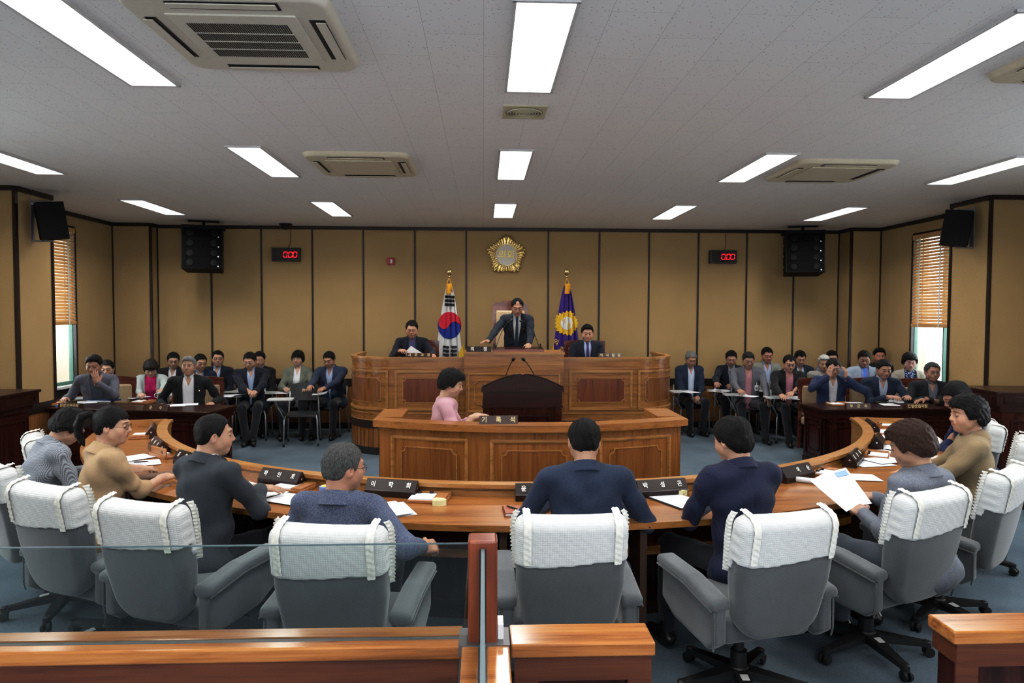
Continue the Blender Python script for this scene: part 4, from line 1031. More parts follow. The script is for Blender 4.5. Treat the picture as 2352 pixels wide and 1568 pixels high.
def mic(base, tip, label, bend=.06, group=None, ball=True):
    base, tip = np.array(base, float), np.array(tip, float); o = empty('gooseneck_microphone', base, 0, label, 'microphone', group)
    d = tip-base; pts = [base*0+d*t+np.array((0, 0, 1))*bend*4*t*(1-t) for t in np.linspace(0, 1, 12)]
    MB().tube(pts, .0045, 6).build('gooseneck', MIC, o, True)
    e = pts[-1]; h = (pts[-1]-pts[-2])/np.linalg.norm(pts[-1]-pts[-2]); MB().tube([e-h*.01, e+h*.0, e+h*.02, e+h*.04, e+h*.05], .01, 10, rs=[.006, .014, .018, .015, .004]).build('capsule', MIC, o, True)
    MB().lathe([(.035, -.0), (.035, .01), (.02, .02), (.011, .06), (.009, .10)], 16).build('base', MIC, o, 'auto'); return o
mic((pc-.20, 7.42, 1.105), at_y(1182, 823, 7.2)+(-.02, 0, -.02), 'gooseneck microphone on the podium with its tip leaning in from the left', .03)
mic((pc+.20, 7.42, 1.105), at_y(1200, 823, 7.2)+(.02, 0, -.02), 'gooseneck microphone on the podium with its tip leaning in from the right', .03)
mic(at_y(1241, 800, 9.45)*(1, 1, 0)+(0, 0, ZC2), at_y(1201, 738, 9.40), 'tall gooseneck microphone curving toward the standing chairman', .10)
mic(at_y(1137, 800, 9.45)*(1, 1, 0)+(0, 0, ZC2), at_y(1172, 737, 9.55), 'tall gooseneck microphone beside the chairman outstretched arm', .08)
# officials' desks ---------------------------------------------------
def official_desk(c0, c1, depth, flip, label, split):
    """c0..c1 the front top edge (west to east); panels face the camera"""
    c0 = np.array(c0); c1 = np.array(c1); d = c1-c0; W = float(np.hypot(*d)); rz = math.atan2(d[1], d[0])
    o = empty('official_desk', (c0[0], c0[1], 0), rz, label, 'desk', 'mahogany officials desks'); Z = .75
    m = MB(); m.b2(0, W, 0, depth, Z-.03, Z, bev=.008); m.build('desk_top', MAHX, o)
    m = MB(); m.b2(.015, W-.015, .015, depth-.01, Z-.055, Z-.03); m.b2(.03, W-.03, .03, depth-.02, Z-.12, Z-.055); m.build('apron', MAHX, o)
    MB().b2(.04, W-.04, .04, .10, 0, Z-.12).b2(.04, .10, .04, depth-.05, 0, Z-.12).b2(W-.10, W-.04, .04, depth-.05, 0, Z-.12).build('carcass', MAHZ, o)
    MB().b2(.03, W-.03, .03, .11, 0, .09).b2(.03, .11, .03, depth-.04, 0, .09).b2(W-.11, W-.03, .03, depth-.04, 0, .09).build('plinth', MAHX, o)
    wf = Wrap([(x, .04) for x in np.linspace(.04, W-.04, 10)]); n = split
    for i in range(n):
        a, b = wf.L*i/n+.05, wf.L*(i+1)/n-.05
        q = MB(); wf.frame(q, a, b, .13, .60, .018, 0, .014); wf.frame(q, a+.07, b-.07, .20, .53, .010, 0, .010, .03); q.build('panel_moulding', MAHX, o)
    for sx, nrm in ((.04, -1), (W-.04, 1)):
        ws_ = Wrap([(sx, y) for y in (np.linspace(depth-.05, .04, 5) if nrm < 0 else np.linspace(.04, depth-.05, 5))])
        q = MB(); ws_.frame(q, .06, ws_.L-.06, .13, .60, .018, 0, .014); ws_.frame(q, .12, ws_.L-.12, .20, .53, .010, 0, .010, .03); q.build('side_moulding', MAHX, o)
    return o
official_desk((-5.21, 8.47), (-3.15, 8.07), .62, 0, 'mahogany officials desk in front of the grey-haired man and the man covering his face', 3)
official_desk((4.10, 8.19), (5.95, 8.26), .60, 0, 'mahogany officials desk where a man adjusts his glasses', 3)
# side lecterns at the frame edges
def lectern(x0, x1, y0, y1, z, rz, label):
    cx, cy = (x0+x1)/2, (y0+y1)/2; W, D = x1-x0, y1-y0
    o = empty('side_lectern', (cx, cy, 0), rz, label, 'lectern', 'mahogany side lecterns')
    MB().b2(-W/2+.09, W/2-.09, -D/2+.06, D/2-.06, 0, z-.20).build('body', MAHZ, o); MB().b2(-W/2, W/2, -D/2, D/2, z-.03, z, bev=.006).b2(-W/2+.015, W/2-.015, -D/2+.015, D/2-.015, z-.14, z-.03).b2(-W/2+.06, W/2-.06, -D/2+.04, D/2-.04, z-.20, z-.14).build('cornice', MAHX, o); MB().b2(-W/2+.06, W/2-.06, -D/2+.04, D/2-.04, 0, .1).build('plinth', MAHX, o)
    q = MB(); wf = Wrap([(x, -D/2+.015) for x in np.linspace(-W/2+.02, W/2-.02, 6)]); wf.frame(q, .06, wf.L-.06, z-.115, z-.055, .012, 0, .010)
    wf = Wrap([(x, -D/2+.06) for x in np.linspace(-W/2+.09, W/2-.09, 6)]); wf.frame(q, .08, wf.L-.08, .18, z-.28, .016, 0, .012)
    for sg in (-1, 1):
        wf = Wrap([(sg*(W/2-.015), y) for y in np.linspace(-D/2+.02, D/2-.02, 5)[::sg]]); wf.frame(q, .06, wf.L-.06, z-.115, z-.055, .012, 0, .010)
        wf = Wrap([(sg*(W/2-.09), y) for y in np.linspace(-D/2+.06, D/2-.06, 5)[::sg]]); wf.frame(q, .06, wf.L-.06, .18, z-.28, .016, 0, .012)
    q.build('panel_moulding', MAHX, o)
    return o
lectern(-5.05, -4.30, 6.30, 6.95, 1.14, R_(0), 'mahogany lectern cut by the frame edge behind the empty white-covered chair')
MB_ = MB().b2(-.3, .3, -.28, .2, 0, .012); 
lr = lectern(4.98, 5.78, 6.45, 7.10, 1.15, R_(-6), 'mahogany lectern with a thin microphone near the window pillar')
mic((5.45, 6.66, 1.15), at_y(2345, 842, 6.75)+(.12, 0, .1), 'thin gooseneck microphone on the lectern near the window pillar', -.05)
# gallery partition in front of the camera -----------------------------
GZ = .85
def rail(x0, x1, y0, y1, label, name='gallery_partition', along='x', slot=True, vis=None):
    o = empty(name, (0, 0, 0), 0, label, 'partition', 'wooden gallery partitions')
    t = MB(); 
    if slot and along == 'x': ym = (y0+y1)/2-.012; t.b2(x0, x1, y0, ym-.012, GZ-.045, GZ, bev=.006); t.b2(x0, x1, ym+.012, y1, GZ-.045, GZ, bev=.006)
    elif slot: xm = 0.0; t.b2(x0, xm-.012, y0, y1, GZ-.045, GZ, bev=.006); t.b2(xm+.012, x1, y0, y1, GZ-.045, GZ, bev=.006)
    else: t.b2(x0, x1, y0, y1, GZ-.045, GZ, bev=.006)
    t.build('cap', RAILW, o)
    MB().b2(x0+.012, x1-.012, y0+.012, y1-.012, GZ-.11, GZ-.045).build('fascia', RAILZ, o)
    MB().b2(x0+.025, x1-.025, y0+.025, y1-.025, 0, GZ-.11).build('body', MAHZ, o)
    if slot:
        g = MB()
        if along == 'x': g.b2(x0, x1, ym-.014, ym+.014, GZ-.03, GZ-.003)
        else: g.b2(-.014, .014, y0, y1, GZ-.03, GZ-.003)
        g.build('glazing_channel', plain('grey_channel', (.12, .12, .12), .4, .3), o)
    if along == 'x' and x1-x0 > .3:
        wf = Wrap([(x, y0+.012) for x in np.linspace(x0+.012, x1-.012, 8)]); q = MB(); wf.frame(q, 0, wf.L, 0, GZ-.045, .075, 0, .008)
        q.build('frame_boards', RAILZ, o)
    return o
Y0, Y1 = 2.135, 2.28
rail(-3.6, -.065, Y0, Y1, 'wooden gallery partition carrying the long glass pane'); rail(.088, .545, Y0, Y1+.0, 'short wooden gallery partition beside the glass post', slot=False)
rail(1.54, 3.6, Y0+.04, Y1+.035, 'wooden gallery partition at the lower corner past the wheeled chairs', slot=False)
rail(-.065, .083, .95, Y0, 'wooden partition running back from the post toward the viewer', along='y')
gp = empty('glass_post', (0, 0, 0), 0, 'square reddish wooden post holding the glass panes', 'post')
b = MB(); b.b2(-.046, .046, Y0+.01, Y0+.10, GZ-.03, 1.175, bev=.008); b.build('shaft', POSTW, gp)
MB().b2(-.0105, .0105, Y0+.0, Y0+.012, GZ, 1.15).build('slot', BLK, gp)
MB().b2(-.075, .085, Y0-.01, Y0+.115, GZ-.03, GZ+.004).build('grey_collar', plain('grey_steel', (.16, .155, .16), .4, .5), gp)
MB().b2(.048, .066, Y0+.03, Y0+.10, GZ+.004, GZ+.05).build('sticker', plain('sticker_white', (.7, .7, .72), .5), gp)
GL, gnt, gb = _mat('gallery_glass'); gb.inputs['Base Color'].default_value = (.90, .97, .95, 1); gb.inputs['Roughness'].default_value = .0; gb.inputs['IOR'].default_value = 1.45; gb.inputs['Transmission Weight'].default_value = 1
GE = plain('glass_edge', (.085, .125, .14), .3)
ym = (Y0+Y1)/2-.012
g1 = empty('glass_screen', (0, 0, 0), 0, 'clear glass pane standing along the gallery partition', 'glass', 'clear glass screens of the gallery')
MB().b2(-3.5, -.046, ym-.003, ym+.003, GZ-.02, 1.150).build('pane', GL, g1); MB().b2(-3.5, -.046, ym-.0035, ym+.0035, 1.150, 1.1535).build('polished_edge', GE, g1)
g2 = empty('glass_screen', (0, 0, 0), 0, 'glass pane seen edge-on running toward the viewer from the post', 'glass', 'clear glass screens of the gallery')
MB().b2(-.005, .005, 1.15, Y0+.0, GZ-.02, 1.150).build('pane', GL, g2); MB().b2(-.0055, .0055, 1.15, Y0, 1.15, 1.154).b2(-.0055, .0055, 1.145, 1.15, GZ-.02, 1.15).build('polished_edge', GE, g2)
# ------------------------------------------------------------------ swivel chairs with white covers
VELV = fabric('grey_velour', (.105, .115, .122), 'plain', None, .8, .4); VELD = fabric('grey_velour_dark', (.09, .10, .105), 'plain', None, .8, .4)
def cover_mat():
    m, nt, b = _mat('quilted_white'); mp = _coord(nt, (1, 1, 1)); b.inputs['Base Color'].default_value = (.64, .655, .65, 1); b.inputs['Roughness'].default_value = .42; b.inputs['Sheen Weight'].default_value = .3
    sep = nt.nodes.new('ShaderNodeSeparateXYZ'); nt.links.new(mp.outputs[0], sep.inputs[0]); o = []
    for ax, fr in (('X', 300), ('Z', 340)):
        a = _n(nt, 'ShaderNodeMath', operation='MULTIPLY'); a.inputs[1].default_value = fr; nt.links.new(sep.outputs[ax], a.inputs[0])
        s = _n(nt, 'ShaderNodeMath', operation='SINE'); nt.links.new(a.outputs[0], s.inputs[0]); ab = _n(nt, 'ShaderNodeMath', operation='ABSOLUTE'); nt.links.new(s.outputs[0], ab.inputs[0])
        pw_ = _n(nt, 'ShaderNodeMath', operation='POWER'); pw_.inputs[1].default_value = .4; nt.links.new(ab.outputs[0], pw_.inputs[0]); o.append(pw_)
    mu = _n(nt, 'ShaderNodeMath', operation='MINIMUM'); nt.links.new(o[0].outputs[0], mu.inputs[0]); nt.links.new(o[1].outputs[0], mu.inputs[1])
    n2 = _n(nt, 'ShaderNodeTexNoise', Scale=90.0, Detail=3.0); nt.links.new(mp.outputs[0], n2.inputs['Vector'])
    ad = _n(nt, 'ShaderNodeMath', operation='MULTIPLY_ADD'); ad.inputs[1].default_value = .5; nt.links.new(n2.outputs['Fac'], ad.inputs[0]); nt.links.new(mu.outputs[0], ad.inputs[2])
    _bump(nt, b, ad.outputs[0], .4, .004); return m
QUILT = cover_mat(); LACE = plain('cream_lace', (.78, .78, .72), .8, noise=.08)
PLB = plain('black_plastic', (.018, .018, .019), .38); STEELD = plain('dark_metal', (.03, .03, .032), .35, .5)
def back_sdf(S, o, R, g=0.0, bend=.32):
    x, y, z = S.frame(o, R)
    yb = y-bend*x**2*(-1 if False else 1)*1.0
    # rounded-rectangle outline, narrower at the foot
    hw = .245+g-.06*np.clip((.34-z)/.4, 0, 1); hz = .2975+g
    zc = z-.3525; r = np.where(zc > 0, .055, .12)
    qx = np.abs(x)-hw+r; qz = np.abs(zc)-hz+r
    d2 = np.sqrt(np.maximum(qx, 0)**2+np.maximum(qz, 0)**2)+np.minimum(np.maximum(qx, qz), 0)-r
    th = .052+g+.012*np.cos(np.clip(zc/.33, -1, 1)*1.5)
    e = .045; qy = np.abs(yb)-th+e; d2 = d2+e
    d = np.sqrt(np.maximum(d2, 0)**2+np.maximum(qy, 0)**2)+np.minimum(np.maximum(d2, qy), 0)-e
    S.F = np.minimum(S.F, d).astype(np.float32); return x, y, z
def make_exec():
    o = empty('swivel_chair'); RB = rotm(-11); BO = np.array((0, -.255, .345))
    S = SDF((-.33, -.55, .28), (.33, -.05, 1.06), .0085); back_sdf(S, BO, RB); P, Q = S.mesh(); np_mesh('backrest', P, Q, VELV, o)
    S = SDF((-.34, -.56, .6), (.34, -.05, 1.08), .0075); x, y, z = back_sdf(S, BO, RB, .007)
    lowb = .455+.012*np.sin(x*9)-.0*x; S.F = np.maximum(S.F, np.where(y < .03, lowb-z, .40-z)).astype(np.float32)
    S.F += (.0012*np.sin(105*x)*np.sin(130*z)).astype(np.float32)
    P, Q = S.mesh(); cv = np_mesh('seat_cover', P, Q, QUILT, o)
    # frilled edges: two ribbons over the back corners and one ruffle down each front edge
    fr = MB(); to = lambda q: BO+RB @ np.array(q)
    def back_pt(u, v):
        """u across, v up the back and over the top (metres)"""
        y0 = .32*u*u
        if v < .60: return np.array((u, y0-.071, v)), np.array((0, -1, 0))
        t = min((v-.60)/.07, 1)*PI/2
        if v <= .67: return np.array((u, y0-.071+.055*(1-math.cos(t)), .60+.062*math.sin(t))), np.array((0, -math.cos(t), math.sin(t)))
        return np.array((u, y0-.016+(v-.67), .663)), np.array((0, 0, 1))
    for s in (-1, 1):
        vs = []; fs = []; vv = np.linspace(.462, .74, 34)
        for i, v in enumerate(vv):
            for j, du in enumerate((-.017, -.008, 0, .008, .017)):
                p, nn = back_pt(s*.200+du, v); vs.append(to(p+nn*(.003+.005*(j in (1, 3))+.0025*math.sin(i*1.9+j))))
        for i in range(len(vv)-1):
            for k in range(4): a = i*5+k; fs.append((a, a+1, a+6, a+5))
        fr.add(vs, fs)
        fr.build('back_frill', LACE, cv, True, False); fr = MB()
    for s in (-1, 1):
        N = 60; vs = []; fs = []
        for i in range(N):
            t = i/(N-1); z = .655-.29*t; x = .249-.035*max(0, (.54-z)/.5)-(.02*(max(0, (z-.60))/.055)**2); yy = .32*x*x+.050
            wv = .007*math.sin(i*1.7); q = np.array((s*x, yy, z)); out = np.array((s*.75, .66, .0))
            vs += [to(q-out*.004), to(q+out*.012+np.array((s*wv*.6, -wv, 0))), to(q+out*.024+np.array((-s*wv, wv*1.3, .002)))]
        for i in range(N-1):
            for k in range(2): a = i*3+k; fs.append((a, a+1, a+4, a+3))
        fr.add(vs, fs); fr.build('edge_frill', LACE, cv, True, False); fr = MB()
    S = SDF((-.30, -.26, .30), (.30, .34, .52), .010); S.rbox((0, .03, .405), (.255, .265, .065), None, .055); x, y, z = S.grid(); P, Q = S.mesh(); np_mesh('seat', P, Q, VELV, o)
    for s in (-1, 1):
        S = SDF((-.42, -.36, .28), (.42, .34, .74), .0085); x, y, z = S.grid(); xx = x-s*.283
        # side panel outline in y-z: sloping top, rounded lower corner
        top = np.interp(y, [-.30, -.05, .25], [.565, .605, .615]); bot = np.interp(y, [-.3, -.22, .1, .27], [.40, .34, .36, .44])
        d2 = np.maximum(np.maximum(bot-z, z-top), np.maximum(-.285-y, y-.225)); e = .022; qx = np.abs(xx)-.034+e; d2 = d2+e
        d = np.sqrt(np.maximum(d2, 0)**2+np.maximum(qx, 0)**2)+np.minimum(np.maximum(d2, qx), 0)-e; S.F = np.minimum(S.F, d).astype(np.float32)
        tc = np.interp(y, [-.30, -.05, .22], [.57, .61, .615]); dd = np.maximum(np.maximum(np.abs(xx-s*.006)-.052, np.abs(z-tc)-.026), np.maximum(-.30-y, y-.245))+.022
        qs = [np.abs(xx-s*.006)-.052+.022, np.abs(z-tc)-.026+.022, np.maximum(-.30-y, y-.245)+.022]
        d = np.sqrt(sum(np.maximum(q, 0)**2 for q in qs))+np.minimum(np.maximum(np.maximum(qs[0], qs[1]), qs[2]), 0)-.022
        h = np.maximum(.01-np.abs(S.F-d), 0)/.01; S.F = (np.minimum(S.F, d)-h*h*.0025).astype(np.float32)
        P, Q = S.mesh(); ar = np_mesh('armrest', P, Q, VELV, o)
        pp = MB(); X = s*.3165
        pts = [(X, -.275, .36)]+[(X+s*.002, -.283, z) for z in (.40, .50, .54)]; pp.tube(pts, .0045, 6)
        pp.tube([(X+s*.022, y, float(np.interp(y, [-.30, -.05, .22], [.548, .588, .593]))) for y in np.linspace(-.29, .23, 12)], .0045, 6); pp.build('piping', VELD, ar, True)
    MB().b2(-.10, .10, -.13, .13, .31, .345, bev=.01).b2(-.05, .05, -.05, .05, .27, .31).build('mechanism', STEELD, o); MB().lathe([(.026, .10), (.026, .28)], 16).lathe([(.042, .09), (.040, .20), (.03, .205)], 16).build('gas_column', PLB, o, 'auto')
    MB().tube([(.06, .05, .315), (.20, .08, .31), (.25, .085, .30)], .007, 6).build('tilt_lever', PLB, o, True)
    ba = MB().lathe([(.055, .065), (.058, .10), (.045, .125), (.03, .13)], 20).build('base_hub', PLB, o, 'auto')
    for i in range(5):
        M = Matrix.Rotation(R_(72*i+18), 4, 'Z'); q = MB()
        q.add([(-.036, .03, .07), (.036, .03, .07), (.036, .03, .118), (-.036, .03, .118), (-.022, .315, .058), (.022, .315, .058), (.022, .315, .082), (-.022, .315, .082)], [(0, 1, 2, 3), (7, 6, 5, 4), (0, 4, 5, 1), (1, 5, 6, 2), (2, 6, 7, 3), (3, 7, 4, 0)], M); q.lathe([(.024, .05), (.024, .083), (.015, .088)], 12, (0, .315, 0), M)
        lg = q.build('base_leg', PLB, o, 'auto')
        c = MB(); 
        for s in (-1, 1): c.lathe([(.008, s*.006), (.026, s*.008), (.0285, s*.013), (.026, s*.024), (.01, s*.026)], 16, (0, .325, .0285), M, 'x')
        c.b2(-.012, .012, .30, .33, .03, .055, M); c.build('caster', BLK, lg, 'auto')
    sk = MB().add([(-.02, .09, .1185), (.02, .09, .1185), (.018, .14, .1135), (-.018, .14, .1135)], [(0, 1, 2, 3)], Matrix.Rotation(R_(72*2+18), 4, 'Z') @ Matrix.Translation((0, 0, .001))); sk.build('paper_label', plain('label_white', (.7, .7, .68), .5), o)
    return o
EX = make_exec(); used = []
def exec_chair(ang, r, yaw, label, dx=0, dy=0, spin=0):
    o = EX if not used else copy_tree(EX); used.append(1); p = dpt(ang, r)
    o.location = (p[0]+dx, p[1]+dy, 0); o.rotation_euler = (0, 0, -R_(yaw)); return tag(o, label, 'chair', 'grey swivel chairs with white quilted covers')
def chair_at(px, py, yaw, label, z=1.0):
    """px, py: middle of the cover's top edge"""
    p = at_z(px, py, z); f = np.array((math.sin(R_(yaw)), math.cos(R_(yaw)))); c = p[:2]+f*.385
    o = EX if not used else copy_tree(EX); used.append(1); o.location = (c[0], c[1], 0); o.rotation_euler = (0, 0, -R_(yaw)); return tag(o, label, 'chair', 'grey swivel chairs with white quilted covers')
chair_at(1315, 1183, 0, 'grey velour swivel chair with white cover behind the man in the middle navy suit')
chair_at(1818, 1178, -13, 'white-covered swivel chair with all its wheels showing, behind the checked navy jacket')
chair_at(2155, 1125, -24, 'grey velour swivel chair with white cover holding the curly-haired woman in grey')
chair_at(2330, 1075, -38, 'grey velour swivel chair with white cover holding the woman in the khaki jacket')
chair_at(2368, 1005, -52, 'empty white-covered swivel chair cut by the frame edge beyond the khaki jacket')
chair_at(2287, 968, -62, 'white-covered swivel chair holding the navy-suited man with lowered head')
chair_at(748, 1206, 8, 'grey velour swivel chair with white cover holding the greying man in the blue-grey jacket')
chair_at(312, 1152, 20, 'grey velour swivel chair with white cover holding the balding man in the charcoal suit')
chair_at(92, 1112, 26, 'grey velour swivel chair with white cover holding the woman with the ponytail')
chair_at(-25, 1062, 42, 'white-covered swivel chair mostly cut by the frame edge below the houndstooth jacket')
chair_at(68, 1000, 56, 'white-covered swivel chair partly hidden behind the woman in houndstooth')
# ------------------------------------------------------------------ tablet chairs for the back rows
TUBE = plain('grey_tube', (.42, .44, .46), .35, .6); SEATB = plain('black_seat_shell', (.02, .022, .024), .45); TAB = plain('tablet_laminate', (.55, .57, .57), .35)
def make_tablet(table_arm=True, name='tablet_chair'):
    o = empty(name); 
    for s in (-1, 1):
        MB().tube([(s*.235, .21, .012), (s*.225, .20, .38), (s*.21, .17, .425), (s*.20, .0, .43), (s*.20, -.17, .435)], .0115, 8).build('front_leg', TUBE, o, True)
        MB().tube([(s*.235, -.27, .012), (s*.215, -.20, .40), (s*.205, -.24, .62), (s*.20, -.27, .74)], .0115, 8).build('rear_leg', TUBE, o, True)
        MB().lathe([(.016, 0), (.016, .035), (.013, .04)], 10, (s*.235, .21, 0)).build('rubber_foot', BLK, o); MB().lathe([(.016, 0), (.016, .035), (.013, .04)], 10, (s*.235, -.27, 0)).build('rubber_foot', BLK, o)
    b = MB(); F = lambda u, v: ((u-.5)*.43*(1-.1*abs(2*v-1)), (v-.5)*.40+.01, .452-.018*(1-(2*u-1)**2)*(1-(2*v-1)**2)+(.0 if v < .8 else -.03*((v-.8)/.2)**2))
    b.grid(F, 14, 12); b.grid(lambda u, v: tuple(np.array(F(u, v))-(0, 0, .014)), 14, 12); b.build('seat', SEATB, o, True)
    G = lambda u, v: ((u-.5)*(.44-.05*v), -.245-.055*v-.045*(1-(2*u-1)**2), .60+.26*v-.03*(2*u-1)**2*v)
    b = MB(); b.grid(G, 16, 10); b.grid(lambda u, v: tuple(np.array(G(u, v))-(0, .012, 0)), 16, 10)
    h = b.build('backrest', SEATB, o, True); MB().lathe([(.0, 0), (.032, 0)], 14, (0, -.338, .80), axis='y').build('hand_hole', plain('tan_hole', (.25, .15, .06), .8), o)
    if table_arm:
        MB().tube([(.225, .02, .43), (.26, .10, .50), (.30, .30, .60), (.31, .36, .672)], .010, 8).tube([(.225, .20, .40), (.27, .22, .50), (.34, .20, .62), (.36, .19, .672)], .009, 8).build('tablet_support', TUBE, o, True)
        t = MB(); pl_ = [(.09, .16), (.18, .14), (.34, .13), (.42, .15), (.43, .19), (.43, .38), (.41, .41), (.12, .41), (.09, .38)]; t.prism(pl_, .678, .694); t.build('tablet', TAB, o)
    return o
TC = make_tablet(); tused = []
def tablet_chair(x, y, yaw, label, z=0):
    o = TC if not tused else copy_tree(TC); tused.append(1); o.location = (x, y, z); o.rotation_euler = (0, 0, -R_(yaw)); return tag(o, label, 'chair', 'black tablet-arm chairs of the side rows')
# ------------------------------------------------------------------ upholstered armchairs
TAN = fabric('tan_upholstery', (.36, .26, .15), 'heather', (.44, .33, .2)); CARVE = wood('carved_cherry', (.06, .012, .008), (.12, .028, .016), (.19, .05, .03), 'x', .25, .4); STUD = plain('brass_stud', (.5, .36, .14), .3, .9); LTH = plain('cream_leather', (.52, .38, .22), .45)
def armchair(x, y, yaw, z, W, H, mat, label, crest=0, group=None, name='armchair', seatz=.44):
    o = empty(name, (x, y, z), -R_(yaw), label, 'chair', group); t = .05
    MB().b2(-W/2, -W/2+t, -.30, -.24, 0, H, bev=.006).build('back_post', CARVE, o); MB().b2(W/2-t, W/2, -.30, -.24, 0, H, bev=.006).build('back_post', CARVE, o)
    b = MB(); F = lambda u, v: (-W/2+W*u, -.30+.06*(v), H+crest*(1-(2*u-1)**2)+.012*math.sin(u*PI*5)*(1 if crest else 0))
    n = 20; vs = []; fs = []
    for i in range(n+1):
        u = i/n; xx = -W/2+W*u; top = H+crest*(1-(2*u-1)**2)+(.010*abs(math.sin(u*PI*5)) if crest > .03 else 0); vs += [(xx, -.305, H-.09), (xx, -.235, H-.09), (xx, -.235, top), (xx, -.305, top)]
    for i in range(n):
        for k in range(4): a = i*4+k; c = i*4+(k+1) % 4; fs.append((a, c, c+4, a+4))
    fs += [(0, 3, 2, 1), (n*4, n*4+1, n*4+2, n*4+3)]; b.add(vs, fs)
    b.build('crest_rail', CARVE, o, 'auto')
    S = SDF((-W/2, -.34, seatz), (W/2, -.16, H), .012); S.rbox((0, -.262, (seatz+.02+H-.085)/2), (W/2-t+.005, .042, (H-.085-seatz-.02)/2), None, .03); P, Q = S.mesh(); np_mesh('back_cushion', P, Q, mat, o)
    S = SDF((-W/2, -.28, seatz-.15), (W/2, .34, seatz+.08), .014); S.rbox((0, .02, seatz-.04), (W/2-.03, .26, .06), None, .04); P, Q = S.mesh(); np_mesh('seat_cushion', P, Q, mat, o)
    for s in (-1, 1):
        MB().b2(s*(W/2-.025)-.025, s*(W/2-.025)+.025, -.25, .25, .62, .66, bev=.012).b2(s*(W/2-.025)-.02, s*(W/2-.025)+.02, .18, .22, 0, .62).build('arm', CARVE, o)
    if crest:
        q = MB()
        for s in (-1, 1):
            for zz in np.arange(seatz+.1, H-.1, .045): q.lathe([(0, -.006), (.007, 0)], 6, (s*(W/2-t-.012), -.222, zz), None, 'y')
        q.build('studs', STUD, o)
    return o
# ------------------------------------------------------------------ things on the desks
def paper_mat(name, lines=True, c=(.80, .82, .86), sx=1.0):
    m, nt, b = _mat(name); b.inputs['Roughness'].default_value = .6; b.inputs['Base Color'].default_value = (*c, 1)
    if not lines: return m
    mp = _coord(nt, (1, 1, 1), kind='Generated'); sep = nt.nodes.new('ShaderNodeSeparateXYZ'); nt.links.new(mp.outputs[0], sep.inputs[0])
    def mth(op, a, v=None, v2=None):
        n = _n(nt, 'ShaderNodeMath', operation=op); nt.links.new(a, n.inputs[0])
        if v is not None:
            if hasattr(v, 'links'): nt.links.new(v, n.inputs[1])
            else: n.inputs[1].default_value = v
        return n.outputs[0]
    ln = mth('GREATER_THAN', mth('SINE', mth('MULTIPLY', sep.outputs['Y'], 130.0)), .55)
    nz = _n(nt, 'ShaderNodeTexNoise', Scale=9.0, Detail=1.0); mp3 = _coord(nt, (6*sx, 2.2, 1), kind='Generated'); nt.links.new(mp3.outputs[0], nz.inputs['Vector'])
    wd_ = mth('GREATER_THAN', nz.outputs['Fac'], .50)
    mk = None
    for ax, lo, hi in (('X', .12, .88), ('Y', .10, .90)):
        for op, v in (('GREATER_THAN', lo), ('LESS_THAN', hi)):
            q = mth(op, sep.outputs[ax], v); mk = q if mk is None else mth('MULTIPLY', mk, q)
    f = mth('MULTIPLY', mth('MULTIPLY', ln, wd_), mk)
    mx = _n(nt, 'ShaderNodeMix', data_type='RGBA'); mx.inputs[6].default_value = (*c, 1); mx.inputs[7].default_value = (.58, .60, .64, 1)
    nt.links.new(f, mx.inputs[0]); nt.links.new(mx.outputs[2], b.inputs['Base Color']); return m
PAP = paper_mat('printed_paper'); PAPW = paper_mat('blank_paper', False); PAPB = paper_mat('shaded_paper', False, (.62, .68, .82))
def paper(px, py, rz, label, z=.7405, w=.21, h=.297, mat=None, curl=0.0, dep=None, group=None, name='paper_sheet', pos=None):
    p = at_z(px, py, z) if pos is None else np.array(pos)
    b = MB(); b.grid(lambda u, v: ((u-.5)*w, (v-.5)*h, .0005+curl*max(0, (u-.6)/.4)**2*.06+.004*abs(curl)*math.sin(v*7)), 10, 6)
    b.grid(lambda u, v: ((u-.5)*w, (v-.5)*h, -.001+.001+curl*max(0, (u-.6)/.4)**2*.06+.004*abs(curl)*math.sin(v*7)), 10, 6)
    o = b.build(name, mat or PAP, None, bool(curl)); o.location = (p[0], p[1], z); o.rotation_euler = (0, 0, R_(rz)); return tag(o, label, 'paper', group)
NP = plain('nameplate_black', (.020, .009, .008), .34, spec=.3); NPR = plain('nameplate_brown', (.05, .016, .012), .3); NPW = plain('nameplate_white_letter', (.85, .85, .82), .4); NPG = plain('nameplate_gold_letter', (.72, .60, .32), .4)
def wedge(pos, rz, w, h, d, txt, label, mat=NP, tm=NPW, size=.05, spread=1.0, back=None):
    o = empty('nameplate', pos, R_(rz), label, 'nameplate', 'nameplates on the desks')
    prof = [(-d/2, 0), (d/2, 0), (d/2, h*.3), (.012, h), (-.002, h), (-d/2+.004, h*.42), (-d/2, h*.38)]
    n = len(prof); vs = [(-w/2, y, z) for y, z in prof]+[(w/2, y, z) for y, z in prof]
    MB().add(vs, [tuple(range(n)), tuple(range(n, 2*n))[::-1]]+[(i, (i+1) % n, n+(i+1) % n, n+i) for i in range(n)]).build('body', mat, o)
    a = math.atan2(h*.58, d/2-.006); yc, zc = -(d/2-.004)/2-.002, h*.71
    nch = len(txt)
    for i, c in enumerate(txt):
        if c == ' ': continue
        x = (i-(nch-1)/2)/max(nch-1, 1)*w*.70*spread; nrm = (-math.sin(a), math.cos(a))
        text_obj('lettering', c, size, tm, o, (x, yc-.0025*math.sin(a), zc+.0025*math.cos(a)), (a, 0, 0), .0008, .9, bold=.0008)
    for s in (-1, 1): MB().lathe([(0, s*.002), (.007, s*.0005)], 10, (s*w/2, .0, h*.55), None, 'x').build('end_pin', cached('pin_silver', plain, 'pin_silver', (.7, .7, .72), .3, .8), o)
    return o
def pol(px, py, z=.74):
    p = at_z(px, py, z); e = p[:2]-DC; return math.degrees(math.atan2(e[0], -e[1])), float(np.hypot(*e))
